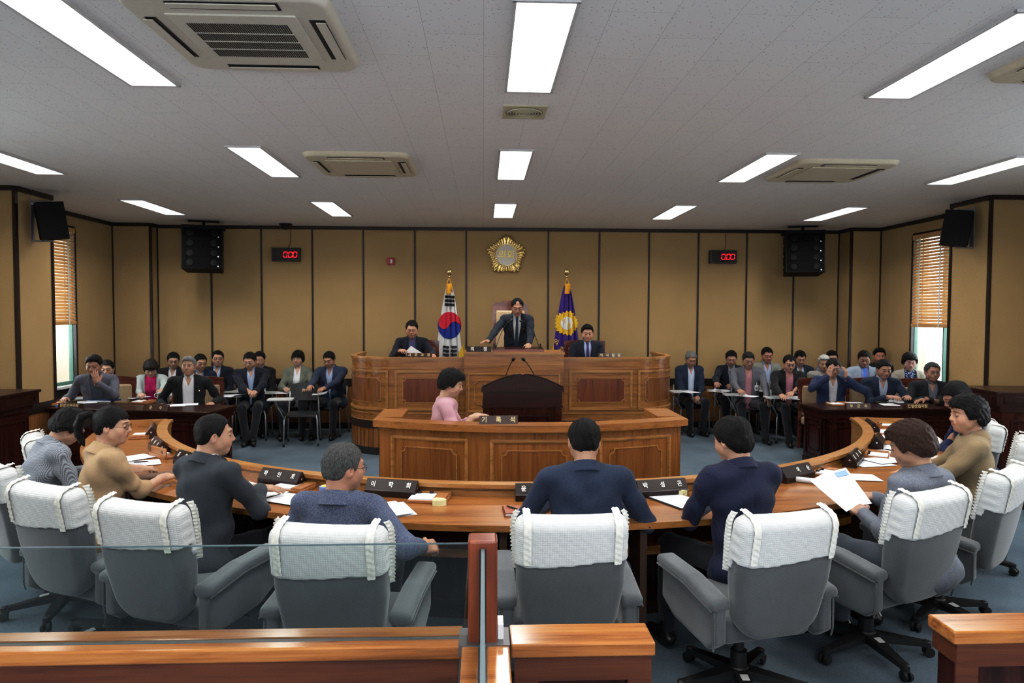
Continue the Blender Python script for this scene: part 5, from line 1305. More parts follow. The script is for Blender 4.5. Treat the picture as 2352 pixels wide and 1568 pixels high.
def plate_desk(px, py, txt, label, mat=NP, tm=NPW, spin=0):
    ang, r = pol(px, py); r = max(r, 3.70); p = dpt(ang, r, .7405); return wedge(p, ang+spin, .335, .100, .10, txt, label, mat, tm, .040)
plate_desk(652, 1112, '하인호', 'dark nameplate reading 하인호 by the charcoal-suited man')
plate_desk(908, 1133, '이학희', 'dark nameplate reading 이학희 in front of the man in glasses')
plate_desk(1243, 1138, '윤인 ', 'dark nameplate starting 윤, half hidden by the middle navy suit')
plate_desk(1498, 1126, '박성곤', 'dark nameplate reading 박성곤 between two navy suits')
plate_desk(1762, 1086, ' 이순', 'dark nameplate ending 순 beyond the checked navy shoulder', spin=4)
plate_desk(1915, 1058, '김순애', 'dark nameplate turned edge-on beside the blue sponge case', spin=10)
plate_desk(1968, 1020, '   ', 'dark nameplate with a green light dot near the yellow sponge case')
plate_desk(1978, 987, '   ', 'dark nameplate at the rail end below the mahogany desk')
plate_desk(478, 1062, '김영호', 'translucent dark nameplate showing 김 behind the charcoal shoulder')
plate_desk(380, 1033, '이학수', 'brown nameplate standing along the rail past the wooden pen box', NPR)
plate_desk(350, 1000, '   ', 'dark nameplate at the curved rail end by the ponytailed woman', NPR)
def flat_plate(px, py, dep, z, w, h, txt, label, mat=NPR, tm=NPG, size=.05, rz=0, spread=1.0):
    p = at_y(px, py, dep); o = empty('nameplate', (p[0], dep, z), R_(rz), label, 'nameplate', 'nameplates on the desks')
    MB().add([(-w/2, -.03, 0), (w/2, -.03, 0), (w/2, .03, 0), (-w/2, .03, 0), (-w/2, -.012, h), (w/2, -.012, h), (w/2, .012, h), (-w/2, .012, h)], [(3, 2, 1, 0), (4, 5, 6, 7), (0, 1, 5, 4), (1, 2, 6, 5), (2, 3, 7, 6), (3, 0, 4, 7)]).build('body', mat, o)
    a = math.atan2(h, .018); n = len(txt)
    for i, c in enumerate(txt):
        if c != ' ': text_obj('lettering', c, size, tm, o, ((i-(n-1)/2)/max(n-1, 1)*w*.74*spread, -.0225, h*.5), (a, 0, 0), .001, .95, bold=.001)
    return o
flat_plate(1145, 975, 5.60, ZR, .31, .062, '기록석', 'brown nameplate reading 기록석 on the recorder desk', size=.052)
flat_plate(1100, 800, 9.22, ZC2, .33, .070, '의장', 'black nameplate reading 의장 beside the chairman hand', NP, NPW, .062, spread=.7)
flat_plate(963, 818, 9.32, ZT+.01, .34, .052, '사무과장', 'brown nameplate reading 사무과장 in front of the man turning a page', size=.045)
flat_plate(1401, 818, 9.32, ZT+.01, .32, .052, '의사담당', 'brown nameplate reading 의사담당 beside the young staff member', size=.045)
flat_plate(162, 931, 8.46, .75, .30, .058, '행정지원국장', 'brown nameplate reading 행정지원국장 before the man covering his face', size=.046, rz=-11, spread=.95)
flat_plate(360, 931, 8.24, .75, .31, .066, '군수', 'brown nameplate reading 군수 before the grey-haired man', size=.045, rz=-11, spread=.55)
flat_plate(1970, 931, 8.25, .75, .30, .066, '부군수', 'brown nameplate reading 부군수 before the man adjusting his glasses', size=.045, spread=.8)
flat_plate(2105, 929, 8.27, .75, .30, .058, '건설산업국장', 'brown nameplate reading 건설산업국장 on the officials desk', size=.046, spread=.95)
CHW = wood('tray_wood', (.22, .075, .025), (.36, .15, .05), (.45, .21, .08), 'x', .35, .3)
def tray(px, py, spin, label):
    ang, r = pol(px, py) if px else (0, 0); r = max(r, 3.72+.04); p = dpt(ang, r, .7405); o = empty('memo_tray', p, R_(ang+spin), label, 'tray', 'wooden memo trays')
    MB().b2(-.12, .12, -.085, .085, 0, .018, bev=.003).b2(-.12, .12, .070, .085, .018, .034).build('base', CHW, o)
    MB().b2(-.112, .035, -.075, .062, .018, .026).build('memo_pad', PAPW, o); MB().b2(.042, .112, -.078, .064, .018, .032, bev=.003).build('pen_lid', CHW, o)
    MB().b2(-.085, -.065, .052, .070, .024, .038).b2(-.01, .01, .052, .070, .024, .038).build('clip', BLK, o)
    return o
tray(700, 1114, 4, 'wooden memo tray beside the nameplate reading 하인호'); tray(1000, 1134, 2, 'wooden memo tray with black clips beside the nameplate reading 이학희')
tray(1592, 1108, 0, 'wooden memo tray right behind the checked navy shoulder'); tray(1850, 1079, 6, 'wooden memo tray with white pad past the nameplate ending 순')
tray(1977, 1043, 8, 'wooden memo tray beside the edge-on nameplate'); tray(2030, 1006, 10, 'wooden memo tray near the yellow sponge case at the rail'); tray(2030, 978, 6, 'wooden memo tray at the very end of the curved desk')
tray(325, 1004, -8, 'wooden memo tray in front of the ponytailed woman')
q = at_z(378, 1048, .7405); o = empty('pen_box', q, R_(-40), 'open wooden pen box with an upright engraved lid', 'box')
MB().b2(-.13, .13, -.06, .06, 0, .016, bev=.003).b2(-.13, .13, -.062, -.054, 0, .03).b2(-.13, -.122, -.06, .06, 0, .03).build('base', CHW, o); MB().b2(-.10, .14, -.058, -.046, .016, .085, bev=.003).build('lid', CHW, o); MB().b2(-.11, .0, -.04, .045, .016, .022).build('memo_pad', PAPW, o)
MB().lathe([(0, -.0585), (.014, -.0585)], 5, (.08, 0, .052), None, 'y').build('engraved_mark', plain('engraving', (.15, .05, .015), .6), o)
YEL = plain('pale_yellow_plastic', (.72, .68, .40), .35); BLU = plain('light_blue_plastic', (.20, .32, .70), .35); SPG = plain('yellow_sponge', (.75, .65, .18), .9)
def sponge(px, py, mat, label, spin=0, pos=None):
    p = at_z(px, py, .7405) if pos is None else pos; ang = 0 if pos is not None else pol(px, py)[0]; o = empty('sponge_case', p, R_(ang+spin), label, 'case', 'small sponge cases')
    prof = lambda k: [(.042*k*math.cos(t)*(1+.10*math.cos(3*t)), .036*k*math.sin(t)*(1+.1*math.cos(3*t))) for t in np.linspace(0, 2*PI, 29)[:-1]]
    MB().prism(prof(1), 0, .034).build('case', mat, o, 'auto'); MB().prism(prof(.72), .034, .037).build('sponge', SPG if mat is BLU else YEL, o)
sponge(748, 1128, BLU, 'light blue sponge case with yellow sponge behind the greying man', 10); sponge(1008, 1159, YEL, 'pale yellow sponge case on the open stretch of desk by the memo tray'); sponge(1566, 1136, YEL, 'pale yellow sponge case beside the nameplate reading 박성곤')
sponge(1814, 1090, BLU, 'light blue sponge case below the nameplate ending 순'); sponge(1951, 1054, BLU, 'light blue sponge case beside the edge-on nameplate'); sponge(2010, 1015, YEL, 'pale yellow sponge case near the green light dot'); sponge(2004, 984, BLU, 'light blue sponge case at the end of the curved desk')
LAY = 'papers spread on the curved desk'
for px_, py_, sp, lab in ((600, 1128, 50, 'printed sheet under the charcoal-suited man hand'), (672, 1146, 62, 'printed sheet lying beside the hand of the charcoal-suited man'), (566, 1120, 48, 'printed sheet at the far side of the charcoal-suited man hand'),
                   (890, 1169, 28, 'topmost printed sheet in front of the bespectacled greying man'), (1557, 1148, 26, 'white sheet in a black clip file by the elbow of the checked navy jacket'),
                   (2000, 1064, 100, 'white sheet fanned in front of the curly-haired woman'), (2032, 1056, 108, 'printed sheet turned sideways on the desk beyond the curly hair'), (2052, 1040, 20, 'printed sheet just past the curly hair'), (1965, 1095, 80, 'white sheet on the desk behind the open document'),
                   (2052, 1030, 14, 'smaller white sheet beside the yellow sponge case'), (2040, 990, 90, 'white sheet with a folded crease at the far desk end'), (2055, 977, 88, 'white sheet lying flat at the very end of the desk'),
                   (300, 1052, -40, 'white sheet spread in front of the tan-jacketed woman'), (318, 1064, -62, 'printed sheet overlapping others with a pen on it'), (338, 1098, -50, 'curled white sheet between the hands of the tan-jacketed woman')):
    i = int(abs(px_)) % 9; paper(px_, py_, sp, lab, z=.7405+.0012*(i+1)+(.008 if px_ == 1557 else 0), group=LAY, curl=.9 if px_ == 338 else 0)
p = at_z(902, 1171, .7408); paper(0, 0, 22, 'lower printed sheet sticking out beside the bespectacled greying man', pos=p, z=.7405+.0008, group=LAY)
fl = at_z(1553, 1150, .7406); o = empty('clip_file', fl, R_(26), 'black clip file lying under a white sheet by the checked navy jacket', 'file'); MB().b2(-.115, .115, -.16, .155, 0, .0025).build('cover', BLK, o); MB().b2(-.115, -.100, -.16, .155, .0025, .007).build('spine', BLK, o)
def pen(pos, rz, label, mat=None, tilt=0):
    o = empty('pen', pos, R_(rz), label, 'pen', 'pens'); M = XF((0, 0, 0), 0, -tilt)
    MB().tube([(-.07, 0, .005), (-.06, 0, .005), (.045, 0, .005), (.06, 0, .005), (.072, 0, .005)], .005, 8, M, rs=[.003, .005, .005, .0045, .001]).build('barrel', mat or BLK, o, True)
    MB().tube([(-.072, 0, .005), (-.03, 0, .005)], .0055, 8, M).b2(-.07, -.03, -.001, .001, .010, .012, M).build('cap', cached('pen_silver', plain, 'pen_silver', (.6, .6, .6), .25, .8), o)
    return o
pen(at_z(318, 1062, .7535), 15, 'black pen lying on the papers by the tan jacket'); 
nb = at_z(1178, 1178, .74); o = empty('notebook', (nb[0], nb[1], .7405), R_(4), 'small brown leather notebook beside the middle navy sleeve', 'notebook')
MB().b2(-.055, .055, -.075, .075, 0, .004, bev=.001).b2(-.055, .055, -.075, .075, .018, .022, bev=.001).b2(-.055, -.050, -.075, .075, 0, .022).build('cover', plain('brown_leather', (.30, .085, .04), .4), o); MB().b2(-.05, .053, -.073, .073, .004, .018).build('pages', PAPW, o)
pen((nb[0]+.01, nb[1]-.0, .7635), 130, 'black and silver pen lying on the brown notebook')
rl = at_z(1865, 1104, .76); b = MB().tube([(-.10, 0, .02), (.10, 0, .02)], .018, 14); o = b.build('rolled_paper', PAPW, None, True); o.location = (rl[0], rl[1], .7405); o.rotation_euler = (0, 0, R_(-30)); tag(o, 'rolled white document with a black binding behind the open document', 'paper')
# officials' desk items
def desk_pt(px, py): return at_z(px, py, .75)*np.array((1, 1, 0))+(0, 0, .7505)
def tray2(px, py, rz, label):
    o = tray(0, 0, 0, label); p = desk_pt(px, py); o.location = p; o.rotation_euler = (0, 0, R_(rz)); return o
tray2(115, 930, -11, 'wooden memo tray on the mahogany desk by the blue sponge case'); tray2(330, 925, -11, 'wooden memo tray behind the nameplate reading 군수'); tray2(1925, 930, 2, 'wooden memo tray on the mahogany desk beside the nameplate reading 부군수'); tray2(2150, 926, 2, 'wooden memo tray on the mahogany desk near the folded hands')
sponge(0, 0, BLU, 'light blue sponge case on the mahogany desk of the man covering his face', 0, desk_pt(124, 935)+(.06, 0, 0))
def dpaper(px, py, rz, label, z=.7525, **k): return paper(px, py, rz, label, z=z, group='papers on the officials desks', **k)
dpaper(160, 921, 0, 'loose white papers under the writing hand of the grey-suited man', curl=.3); dpaper(200, 923, 30, 'white paper beside the blue folder')
dpaper(395, 931, -70, 'white paper in front of the grey-haired man'); dpaper(425, 929, -70, 'second white paper in front of the grey-haired man', z=.7540); dpaper(2060, 922, 10, 'white papers lifted on the desk of the badge-wearing official', curl=1.2); dpaper(2040, 928, -12, 'white paper lying under the lifted ones'); dpaper(1955, 925, 80, 'white paper under the adjusting-glasses man')
p = desk_pt(238, 921); o = empty('folder', p, R_(-6), 'dark blue folder lying on the mahogany desk', 'folder'); MB().b2(-.16, .16, -.11, .11, 0, .022, bev=.002).build('cover', plain('folder_blue', (.02, .05, .15), .5), o); MB().b2(-.155, .163, -.112, -.10, .003, .019).build('pages', PAPW, o)
p = desk_pt(368, 916); o = empty('mug', p, 0.3, 'white mug with black writing on the mahogany desk', 'mug'); MB().lathe([(.0, .0), (.036, .002), (.040, .01), (.041, .09), (.037, .092), (.036, .012), (0, .010)], 24).build('cup', plain('mug_white', (.75, .75, .72), .25), o, 'auto')
MB().tube([(-.04-.028*math.sin(t), 0, .048+.028*math.cos(t)) for t in np.linspace(0, PI, 10)], .005, 8).build('handle', plain('mug_white2', (.75, .75, .72), .25), o, True)
for zz in (.062, .040): text_obj('lettering', 'EVERY' if zz > .05 else 'DAY', .021, BLK, o, (0, -.0417, zz), (PI/2, 0, 0), .0006, 1.0, bold=.0005)
p = desk_pt(2022, 926); o = empty('phone_case', p, 0, 'black case lying on the mahogany desk', 'case'); MB().box((0, 0, .015), (.14, .08, .03), None, .012).build('body', BLK, o)
# curved hand fan, cable floor box
# ------------------------------------------------------------------ the people
GREY = (.16, .16, .16); BK = (.010, .009, .009); GL_ = (.05, .035, .03); LBLUE = (.42, .52, .72); WHITE = (.72, .73, .76); NAVY = (.014, .020, .045); BLKS = (.012, .012, .015)
DARKG = (.045, .05, .06); TR = (.012, .013, .019)
desk_h = lambda a, r, z=.765: (lambda p: p)(dpt(a, r, z))
def wp(x, y, z): return ('w', x, y, z)
def H(px, py, dep, **k): return dict(px=(px, py, dep), **k)
# members, seen from behind
person('woman in a grey houndstooth jacket with lowered head and short black hair', 158, 945, 5.0, 42, lean=26, hyaw=16, hpitch=42, fem=True, w=1.12, hair='perm', jacket=(.10, .11, .13), jpat='check', jscale=1.5, jc2=(.42, .45, .50), near=True, shirt=(.02, .03, .09), seat=.46, nolapel=True, collar='turn', hands={1: dict(p=(.10, .42, .70)), -1: dict(p=(-.16, .44, .72))}, pants=(.02, .03, .07), wrinkle=1.2)
person('woman in a tan jacket with glasses and a low ponytail', 257, 936, 4.38, 46, lean=9, hyaw=34, hpitch=8, fem=True, w=1.05, hair='tail', jacket=(.42, .29, .175), jpat='plain', near=True, shirt=(.5, .35, .3), glasses=GL_, nolapel=True, collar='turn', short=.22, hands={1: H(372, 1098, 4.62, curl=18, up=(.3, 0, 1)), -1: H(335, 1080, 5.0)}, skin=(.60, .36, .25), wrinkle=1.6, pants=(.3, .24, .18))
person('balding man in a charcoal suit resting a hand on printed sheets', 492, 954, 4.06, 32, lean=10, hyaw=34, hpitch=6, hs=.96, w=1.1, belly=.03, hair='receding-crown', jacket=(.040, .047, .058), near=True, shirt=WHITE, hands={1: H(596, 1122, 4.28, curl=10, pole=(.8, -.5, -.5), dir=(.6, .8, -.12)), -1: dict(p=(-.15, .40, .72))}, feet=(.14, .55), wrinkle=1.3)
person('greying man with glasses in a mottled blue jacket, fist on the armrest', 790, 1020, 3.50, 10, lean=4, hyaw=42, hpitch=8, w=1.08, hair='short-crown', hcol=(.045, .045, .045), hcol2=(.17, .17, .165), jacket=(.045, .065, .13), jpat='heather', jc2=(.15, .165, .22), near=True, shirt=(.05, .06, .1), nolapel=True, collar='turn', glasses=(.12, .07, .06), hands={1: H(968, 1256, 3.50, curl=55, up=(.5, -.5, .8), dir=(.5, .6, -.1), pole=(.7, -.7, -.4)), -1: dict(p=(-.2, .3, .66))}, skin=(.50, .27, .18))
person('man in a navy suit seen squarely from behind, writing at the desk', 1342, 965, 3.82, 0, lean=10, hyaw=0, hpitch=16, w=1.17, belly=.02, hair='short', jacket=(.019, .030, .062), jpat='heather', jc2=(.032, .045, .085), near=True, shirt=WHITE, hands={1: dict(p=(.20, .30, .775), pole=(.75, -.5, -.7)), -1: dict(p=(-.20, .32, .775), pole=(-.75, -.5, -.7))}, seat=.46, wrinkle=1.2)
person('man in a checked navy jacket leaning over a clip file', 1682, 962, 3.82, -12, lean=12, hyaw=-22, hpitch=18, w=1.1, hair='long-crown', jacket=(.012, .016, .045), jpat='check', jc2=(.022, .026, .062), jscale=1.2, near=True, shirt=LBLUE, hands={1: dict(p=(.10, .46, .775)), -1: H(1625, 1178, 4.02, curl=15, pole=(-1, -.4, -.5))}, feet={1: (.14, .5), -1: (.34, .30)}, wrinkle=1.3)
person('woman with curly dark brown hair in a grey jacket reading an open document', 2093, 976, 3.72, -22, lean=7, hyaw=-24, hpitch=24, fem=True, w=1.12, hair='perm-top', hcol=(.022, .011, .008), hcol2=(.085, .04, .028), jacket=(.13, .145, .18), jpat='heather', jc2=(.21, .225, .26), near=True, shirt=(.02, .02, .03), nolapel=True, collar='turn', hands={1: H(2010, 1142, 3.98, curl=28, up=(.2, -.5, .8)), -1: H(1985, 1178, 3.78, curl=28, up=(-.6, -.5, .5))}, pants=(.1, .12, .15), wrinkle=1.4, hs=1.03)
person('woman in a khaki jacket with a checked scarf and gold earring', 2222, 914, 4.58, -58, lean=7, hyaw=-26, hpitch=6, fem=True, w=1.15, hair='perm-top', jacket=(.27, .205, .125), near=True, shirt=(.3, .25, .2), nolapel=True, collar='turn', hands={1: dict(p=(.16, .45, .74)), -1: dict(p=(-.16, .45, .74))}, skin=(.60, .35, .24), wrinkle=1.6, pants=(.2, .16, .1), hs=1.03)
person('man in a navy suit with head bowed, behind the khaki jacket', 2198, 880, 5.85, -64, lean=14, hyaw=-12, hpitch=34, w=1.12, hair='long', jacket=(.018, .028, .085), near=False, shirt=(.03, .06, .16), hands={1: H(2150, 1050, 5.75, curl=30), -1: dict(p=(-.18, .38, .76))}, glasses=GL_, skin=(.52, .28, .2))
# clerk and dais
person('woman in a pink blouse with short black hair at the recorder desk', 1037, 853, 6.32, 82, lean=8, hyaw=8, hpitch=20, fem=True, w=1.12, hair='perm-top', jacket=(.56, .33, .37), near=True, shirt=(.5, .3, .3), nolapel=True, collar=False, short=.45, hands={1: H(1085, 960, 6.15, curl=14, up=(.2, 0, 1)), -1: H(1095, 955, 6.4)}, seat=.50, skin=(.62, .38, .27), wrinkle=1.3)
person('chairman in a dark suit standing bent over the dais with arms spread', 1188, 686, 9.92, 178, lean=24, hyaw=0, hpitch=26, w=1.08, hair='receding-bald', jacket=(.018, .024, .038), shirt=WHITE, tie=(.02, .04, .07), hands={1: H(1110, 797, 9.50, curl=10, dir=(.5, .5, -.05)), -1: H(1215, 795, 9.58, curl=12)}, stand=True, floor=DZ, skin=(.48, .27, .18), pin=(-.10, .36), vlow=.06, near=True)
person('staff member with glasses in a dark suit turning a page on the dais', 946, 737, 10.0, 172, lean=8, hyaw=6, hpitch=18, w=1.05, hair='short-part', jacket=(.010, .013, .024), shirt=(.06, .08, .16), tie=(.08, .04, .12), glasses=(.3, .28, .26), badge=(-.09, .26), hands={1: H(918, 806, 9.66, curl=25), -1: H(995, 816, 9.62)}, seat=.48, floor=DZ, skin=(.58, .33, .22), near=True)
person('young staff member in a dark suit and lanyard looking down on the dais', 1349, 746, 10.0, 182, lean=3, hyaw=0, hpitch=14, w=1.02, hair='short-top', jacket=(.014, .018, .034), shirt=(.38, .48, .72), tie=(.05, .03, .10), seat=.46, floor=DZ, skin=(.58, .34, .24), near=True)
# officials on the west side
NB = dict(near=False)
person('man in a grey suit covering his face with one hand', 216, 816, 9.10, 168, lean=16, hyaw=4, hpitch=20, w=1.12, hs=1.06, hair='short-top', jacket=(.115, .118, .155), shirt=(.07, .08, .12), tie=None, hands={-1: H(226, 880, 8.86, dir=(.32, -.12, 1.0), up=(0, 1, .25), curl=14, pole=(-.6, .3, -1)), 1: H(150, 915, 9.0, curl=30)}, skin=(.46, .25, .16), pants=(.1, .1, .13), **NB)
person('man in navy hidden behind the man covering his face', 246, 830, 10.2, 165, w=1.05, jacket=(.014, .018, .04), **NB)
person('woman in a pale jacket and magenta top writing on a tablet chair', 346, 828, 10.25, 160, lean=16, hyaw=-6, hpitch=34, fem=True, w=1.08, hair='bob', hcol=(.018, .012, .012), jacket=(.38, .42, .41), shirt=(.62, .02, .16), collar=False, open_=.075, glasses=(.4, .35, .33), hands={1: H(322, 905, 9.85, curl=35), -1: H(372, 900, 9.85, curl=25)}, skin=(.62, .38, .28), vlow=.0, **NB)
person('man with glasses in a black jacket and white shirt behind the pale jacket', 398, 810, 10.95, 170, lean=4, hyaw=-14, hpitch=20, jacket=BLKS, shirt=WHITE, glasses=GL_, hair='short', open_=.05, **NB)
person('grey-haired man in a black jacket and open white shirt facing forward', 433, 820, 9.22, 166, lean=3, hyaw=6, hpitch=2, w=1.16, hair='short-top', hcol=(.13, .13, .13), hcol2=(.45, .45, .45), jacket=(.010, .011, .013), shirt=(.70, .69, .72), open_=.07, vlow=-.1, open_eyes=True, hands={1: dict(p=(.30, .22, .72)), -1: dict(p=(-.30, .22, .72))}, skin=(.52, .30, .20), pin=(-.13, .33), near=True)
person('man with glasses in navy half hidden behind the grey-haired man', 460, 814, 10.6, 160, lean=6, hyaw=-22, hpitch=18, jacket=NAVY, shirt=(.3, .36, .55), glasses=GL_, hair='short', **NB)
person('man with a white name badge and light blue shirt looking sideways', 500, 806, 10.98, 172, lean=3, hyaw=-14, hpitch=6, jacket=(.010, .013, .022), shirt=LBLUE, glasses=GL_, badge=(-.06, .22), hair='short-part', **NB)
person('man with glasses in a dark suit sitting cross-ankled with hands folded', 574, 810, 10.42, 166, lean=6, hyaw=16, hpitch=24, w=1.14, jacket=(.012, .015, .027), shirt=LBLUE, glasses=(.3, .26, .22), hair='short', hands={1: H(580, 908, 9.98, curl=35), -1: H(584, 904, 9.98, curl=35)}, feet=(.045, .52), skin=(.58, .34, .24), near=True)
person('man in black seated directly behind the cross-ankled man', 596, 808, 11.08, 175, lean=3, hpitch=14, jacket=BLKS, shirt=LBLUE, **NB)
person('woman in a sage green jacket and white blouse leaning back', 684, 807, 10.92, 176, lean=-3, hyaw=6, hpitch=4, fem=True, w=1.05, hair='bob', jacket=(.17, .185, .145), shirt=WHITE, glasses=(.3, .2, .18), open_=.05, hands={1: H(655, 892, 10.6, curl=30), -1: H(706, 890, 10.55)}, open_eyes=True, skin=(.60, .38, .28), **NB)
person('man in a blue suit writing beside the oak dais', 756, 808, 10.78, 186, lean=12, hyaw=6, hpitch=26, w=1.12, jacket=(.030, .042, .085), jpat='heather', jc2=(.04, .055, .10), shirt=LBLUE, hair='short', hands={1: H(712, 888, 10.35, curl=30), -1: H(745, 892, 10.35)}, skin=(.50, .28, .19), **NB)
# officials on the east side
person('grey-haired man in a navy jacket next to the oak dais reading', 1587, 807, 10.95, 176, lean=8, hyaw=0, hpitch=30, hair='short', hcol=(.13, .13, .125), hcol2=(.36, .36, .35), jacket=(.020, .030, .058), shirt=(.55, .62, .78), open_=.05, hands={1: dict(p=(.05, .30, .58)), -1: dict(p=(-.05, .32, .60))}, feet=(.10, .42), skin=(.48, .27, .19), **NB)
person('man in a dark suit writing behind the tablet of the grey-jacketed man', 1680, 806, 10.98, 186, lean=14, hyaw=10, hpitch=24, jacket=(.012, .016, .028), shirt=LBLUE, hands={1: H(1645, 880, 10.6, curl=30), -1: H(1680, 885, 10.6)}, skin=(.46, .26, .18), **NB)
person('man in a grey jacket and pink checked shirt writing, hand on knee', 1719, 809, 10.45, 188, lean=8, hyaw=0, hpitch=22, w=1.16, hair='short-top', hcol=(.02, .02, .02), jacket=(.115, .12, .145), jpat='heather', jc2=(.16, .165, .19), shirt=(.50, .24, .29), glasses=(.25, .2, .18), badge=(-.12, .24), open_=.055, hands={1: H(1700, 905, 9.95, curl=35), -1: H(1765, 925, 9.95, curl=20, dir=(-.2, .5, -.6))}, skin=(.52, .30, .21), feet=(.16, .58), near=True)
person('man in a light grey jacket with a flushed face in the back row', 1762, 798, 11.05, 184, lean=6, hpitch=20, w=1.08, jacket=(.26, .26, .24), shirt=LBLUE, hair='short-part', skin=(.50, .24, .17), **NB)
person('man in a black jacket and pink shirt with a badge, hands on a tablet', 1813, 816, 10.1, 188, lean=10, hyaw=0, hpitch=20, w=1.1, hair='receding-part', jacket=BLKS, shirt=(.60, .25, .33), glasses=GL_, badge=(-.11, .25), open_=.05, hands={1: H(1795, 912, 9.66, curl=20), -1: H(1815, 910, 9.66, curl=20)}, feet=(.08, .5), near=True, skin=(.56, .32, .22))
person('man in navy with a high forehead behind the black jacket', 1838, 806, 11.0, 188, lean=6, hpitch=24, hair='receding', jacket=(.014, .020, .035), shirt=LBLUE, skin=(.46, .25, .17), **NB)
person('white-haired man in a light grey jacket mostly hidden', 1893, 816, 10.35, 190, lean=6, hyaw=14, hpitch=16, hair='short-top', hcol=(.42, .41, .38), hcol2=(.7, .69, .66), jacket=(.30, .29, .27), shirt=WHITE, **NB)
person('dark-haired man only whose hair shows above the white hair', 1911, 806, 11.0, 190, hpitch=16, jacket=(.2, .25, .35), **NB)
person('man in a blue suit adjusting his glasses with both hands', 1914, 824, 9.12, 194, lean=8, hyaw=-4, hpitch=22, w=1.12, hair='receding-part', jacket=(.020, .032, .085), shirt=(.62, .61, .64), glasses=(.3, .27, .25), open_=.045, hands={1: H(1903, 865, 8.90, dir=(-.1, .0, 1.0), up=(.7, .6, .1), curl=20, pole=(1, .3, -.8)), -1: H(1946, 868, 8.95, dir=(.1, -.05, 1), up=(-.7, .6, .1), curl=28, pole=(-1, .3, -.8))}, near=True, skin=(.50, .29, .21))
person('man in a pale blue-grey jacket and bright blue tie', 1985, 803, 10.1, 194, lean=6, hyaw=10, hpitch=22, w=1.1, hair='short-top', jacket=(.32, .37, .45), shirt=(.30, .36, .70), tie=(.10, .22, .75), glasses=GL_, skin=(.42, .24, .17), near=True)
person('man in black with a flushed face in the last row', 2020, 796, 10.75, 194, lean=4, hpitch=10, w=1.08, hair='short-top', jacket=(.010, .011, .014), shirt=(.1, .1, .12), skin=(.56, .26, .18), **NB)
person('man in a navy suit with glasses and a badge reading papers', 2030, 827, 8.98, 192, lean=14, hyaw=-8, hpitch=20, w=1.12, hair='short', jacket=(.016, .024, .052), shirt=(.42, .48, .62), glasses=(.2, .17, .15), badge=(-.10, .22), hands={1: H(2042, 912, 8.72, curl=25), -1: H(2086, 912, 8.62, curl=15)}, near=True, skin=(.52, .29, .20))
person('woman in a pale jacket with a jewelled hairclip and dotted blouse', 2090, 813, 9.75, 196, lean=4, hyaw=4, hpitch=18, fem=True, w=1.12, hair='perm-top', jacket=(.36, .34, .29), shirt='dots_blouse', collar=False, open_=.08, vlow=.0, glasses=(.5, .25, .3), skin=(.66, .42, .36), near=True)
person('man in a dark suit and grey shirt resting folded hands on the desk', 2142, 833, 8.72, 198, lean=8, hyaw=-6, hpitch=8, w=1.14, hair='short-part', hcol=(.03, .03, .03), hcol2=(.12, .12, .12), jacket=(.016, .018, .024), shirt=(.16, .18, .22), glasses=GL_, open_eyes=True, pin=(-.12, .33), hands={1: H(2118, 918, 8.45, curl=18, dir=(.8, .6, -.1)), -1: H(2130, 916, 8.48, curl=18)}, near=True, skin=(.46, .26, .18))

# open document in the curly-haired woman's hands and the paper held on the dais
def sheet(name, corners, mat, parent, n=8, sag=.0):
    a, b, c, d = [np.array(q, float) for q in corners]; nn = np.cross(b-a, d-a); nn = nn/np.linalg.norm(nn)
    mb = MB()
    for off in (0, .0006):
        mb.grid(lambda u, v: tuple((a*(1-u)+b*u)*(1-v)+(d*(1-u)+c*u)*v+nn*(off+sag*math.sin(PI*u)*math.sin(PI*v*.9))), n, n)
    return mb.build(name, mat, parent, True, fixn=False)
od = empty('open_document', (0, 0, 0), 0, 'open document with a blue heading held by the curly-haired woman', 'document')
A = [at_y(1944, 1175, 3.86), at_y(1965, 1163, 3.90), at_y(1903, 1082, 4.14), at_y(1861, 1104, 4.06)]
sheet('left_page', A, PAPW, od, sag=.012)
B = [at_y(1965, 1163, 3.90), at_y(2003, 1156, 3.92), at_y(1943, 1074, 4.16), at_y(1903, 1084, 4.14)]
sheet('right_page', B, PAP, od, sag=.004)
nn = np.cross(B[1]-B[0], B[3]-B[0]); nn = nn/np.linalg.norm(nn); nn = nn*(-np.sign(nn @ (B[0]-np.array((0, 0, CAM_H)))))
L2 = lambda u, v: (B[0]*(1-u)+B[1]*u)*(1-v)+(B[3]*(1-u)+B[2]*u)*v+nn*.006
sheet('blue_heading', [L2(.22, .80), L2(.86, .80), L2(.86, .93), L2(.22, .93)], plain('print_blue', (.25, .40, .75), .6), od, 2)
dp = empty('held_page', (0, 0, 0), 0, 'white page lifted by the staff member with glasses on the dais', 'paper')
sheet('page', [at_y(934, 822, 9.62), at_y(972, 812, 9.66), at_y(944, 794, 9.64), at_y(931, 808, 9.62)], PAPW, dp, 4)
fn = empty('hand_fan', at_y(2120, 1018, 5.3), -R_(-50), 'round cream hand fan with a black floral rim behind the curly hair', 'fan')
MB().lathe([(0, -.004), (.135, -.003), (.135, .003), (0, .004)], 32, axis='y').build('fan_leaf', plain('fan_paper', (.62, .52, .36), .6), fn)
MB().lathe([(.135, -.006), (.150, -.006), (.150, .006), (.135, .006)], 32, axis='y').build('fan_rim', fabric('fan_rim', (.04, .04, .04), 'dots', (.8, .8, .76)), fn)
MB().tube([(0, 0, -.14), (0, 0, -.25)], .01, 8).build('fan_handle', CHW, fn)
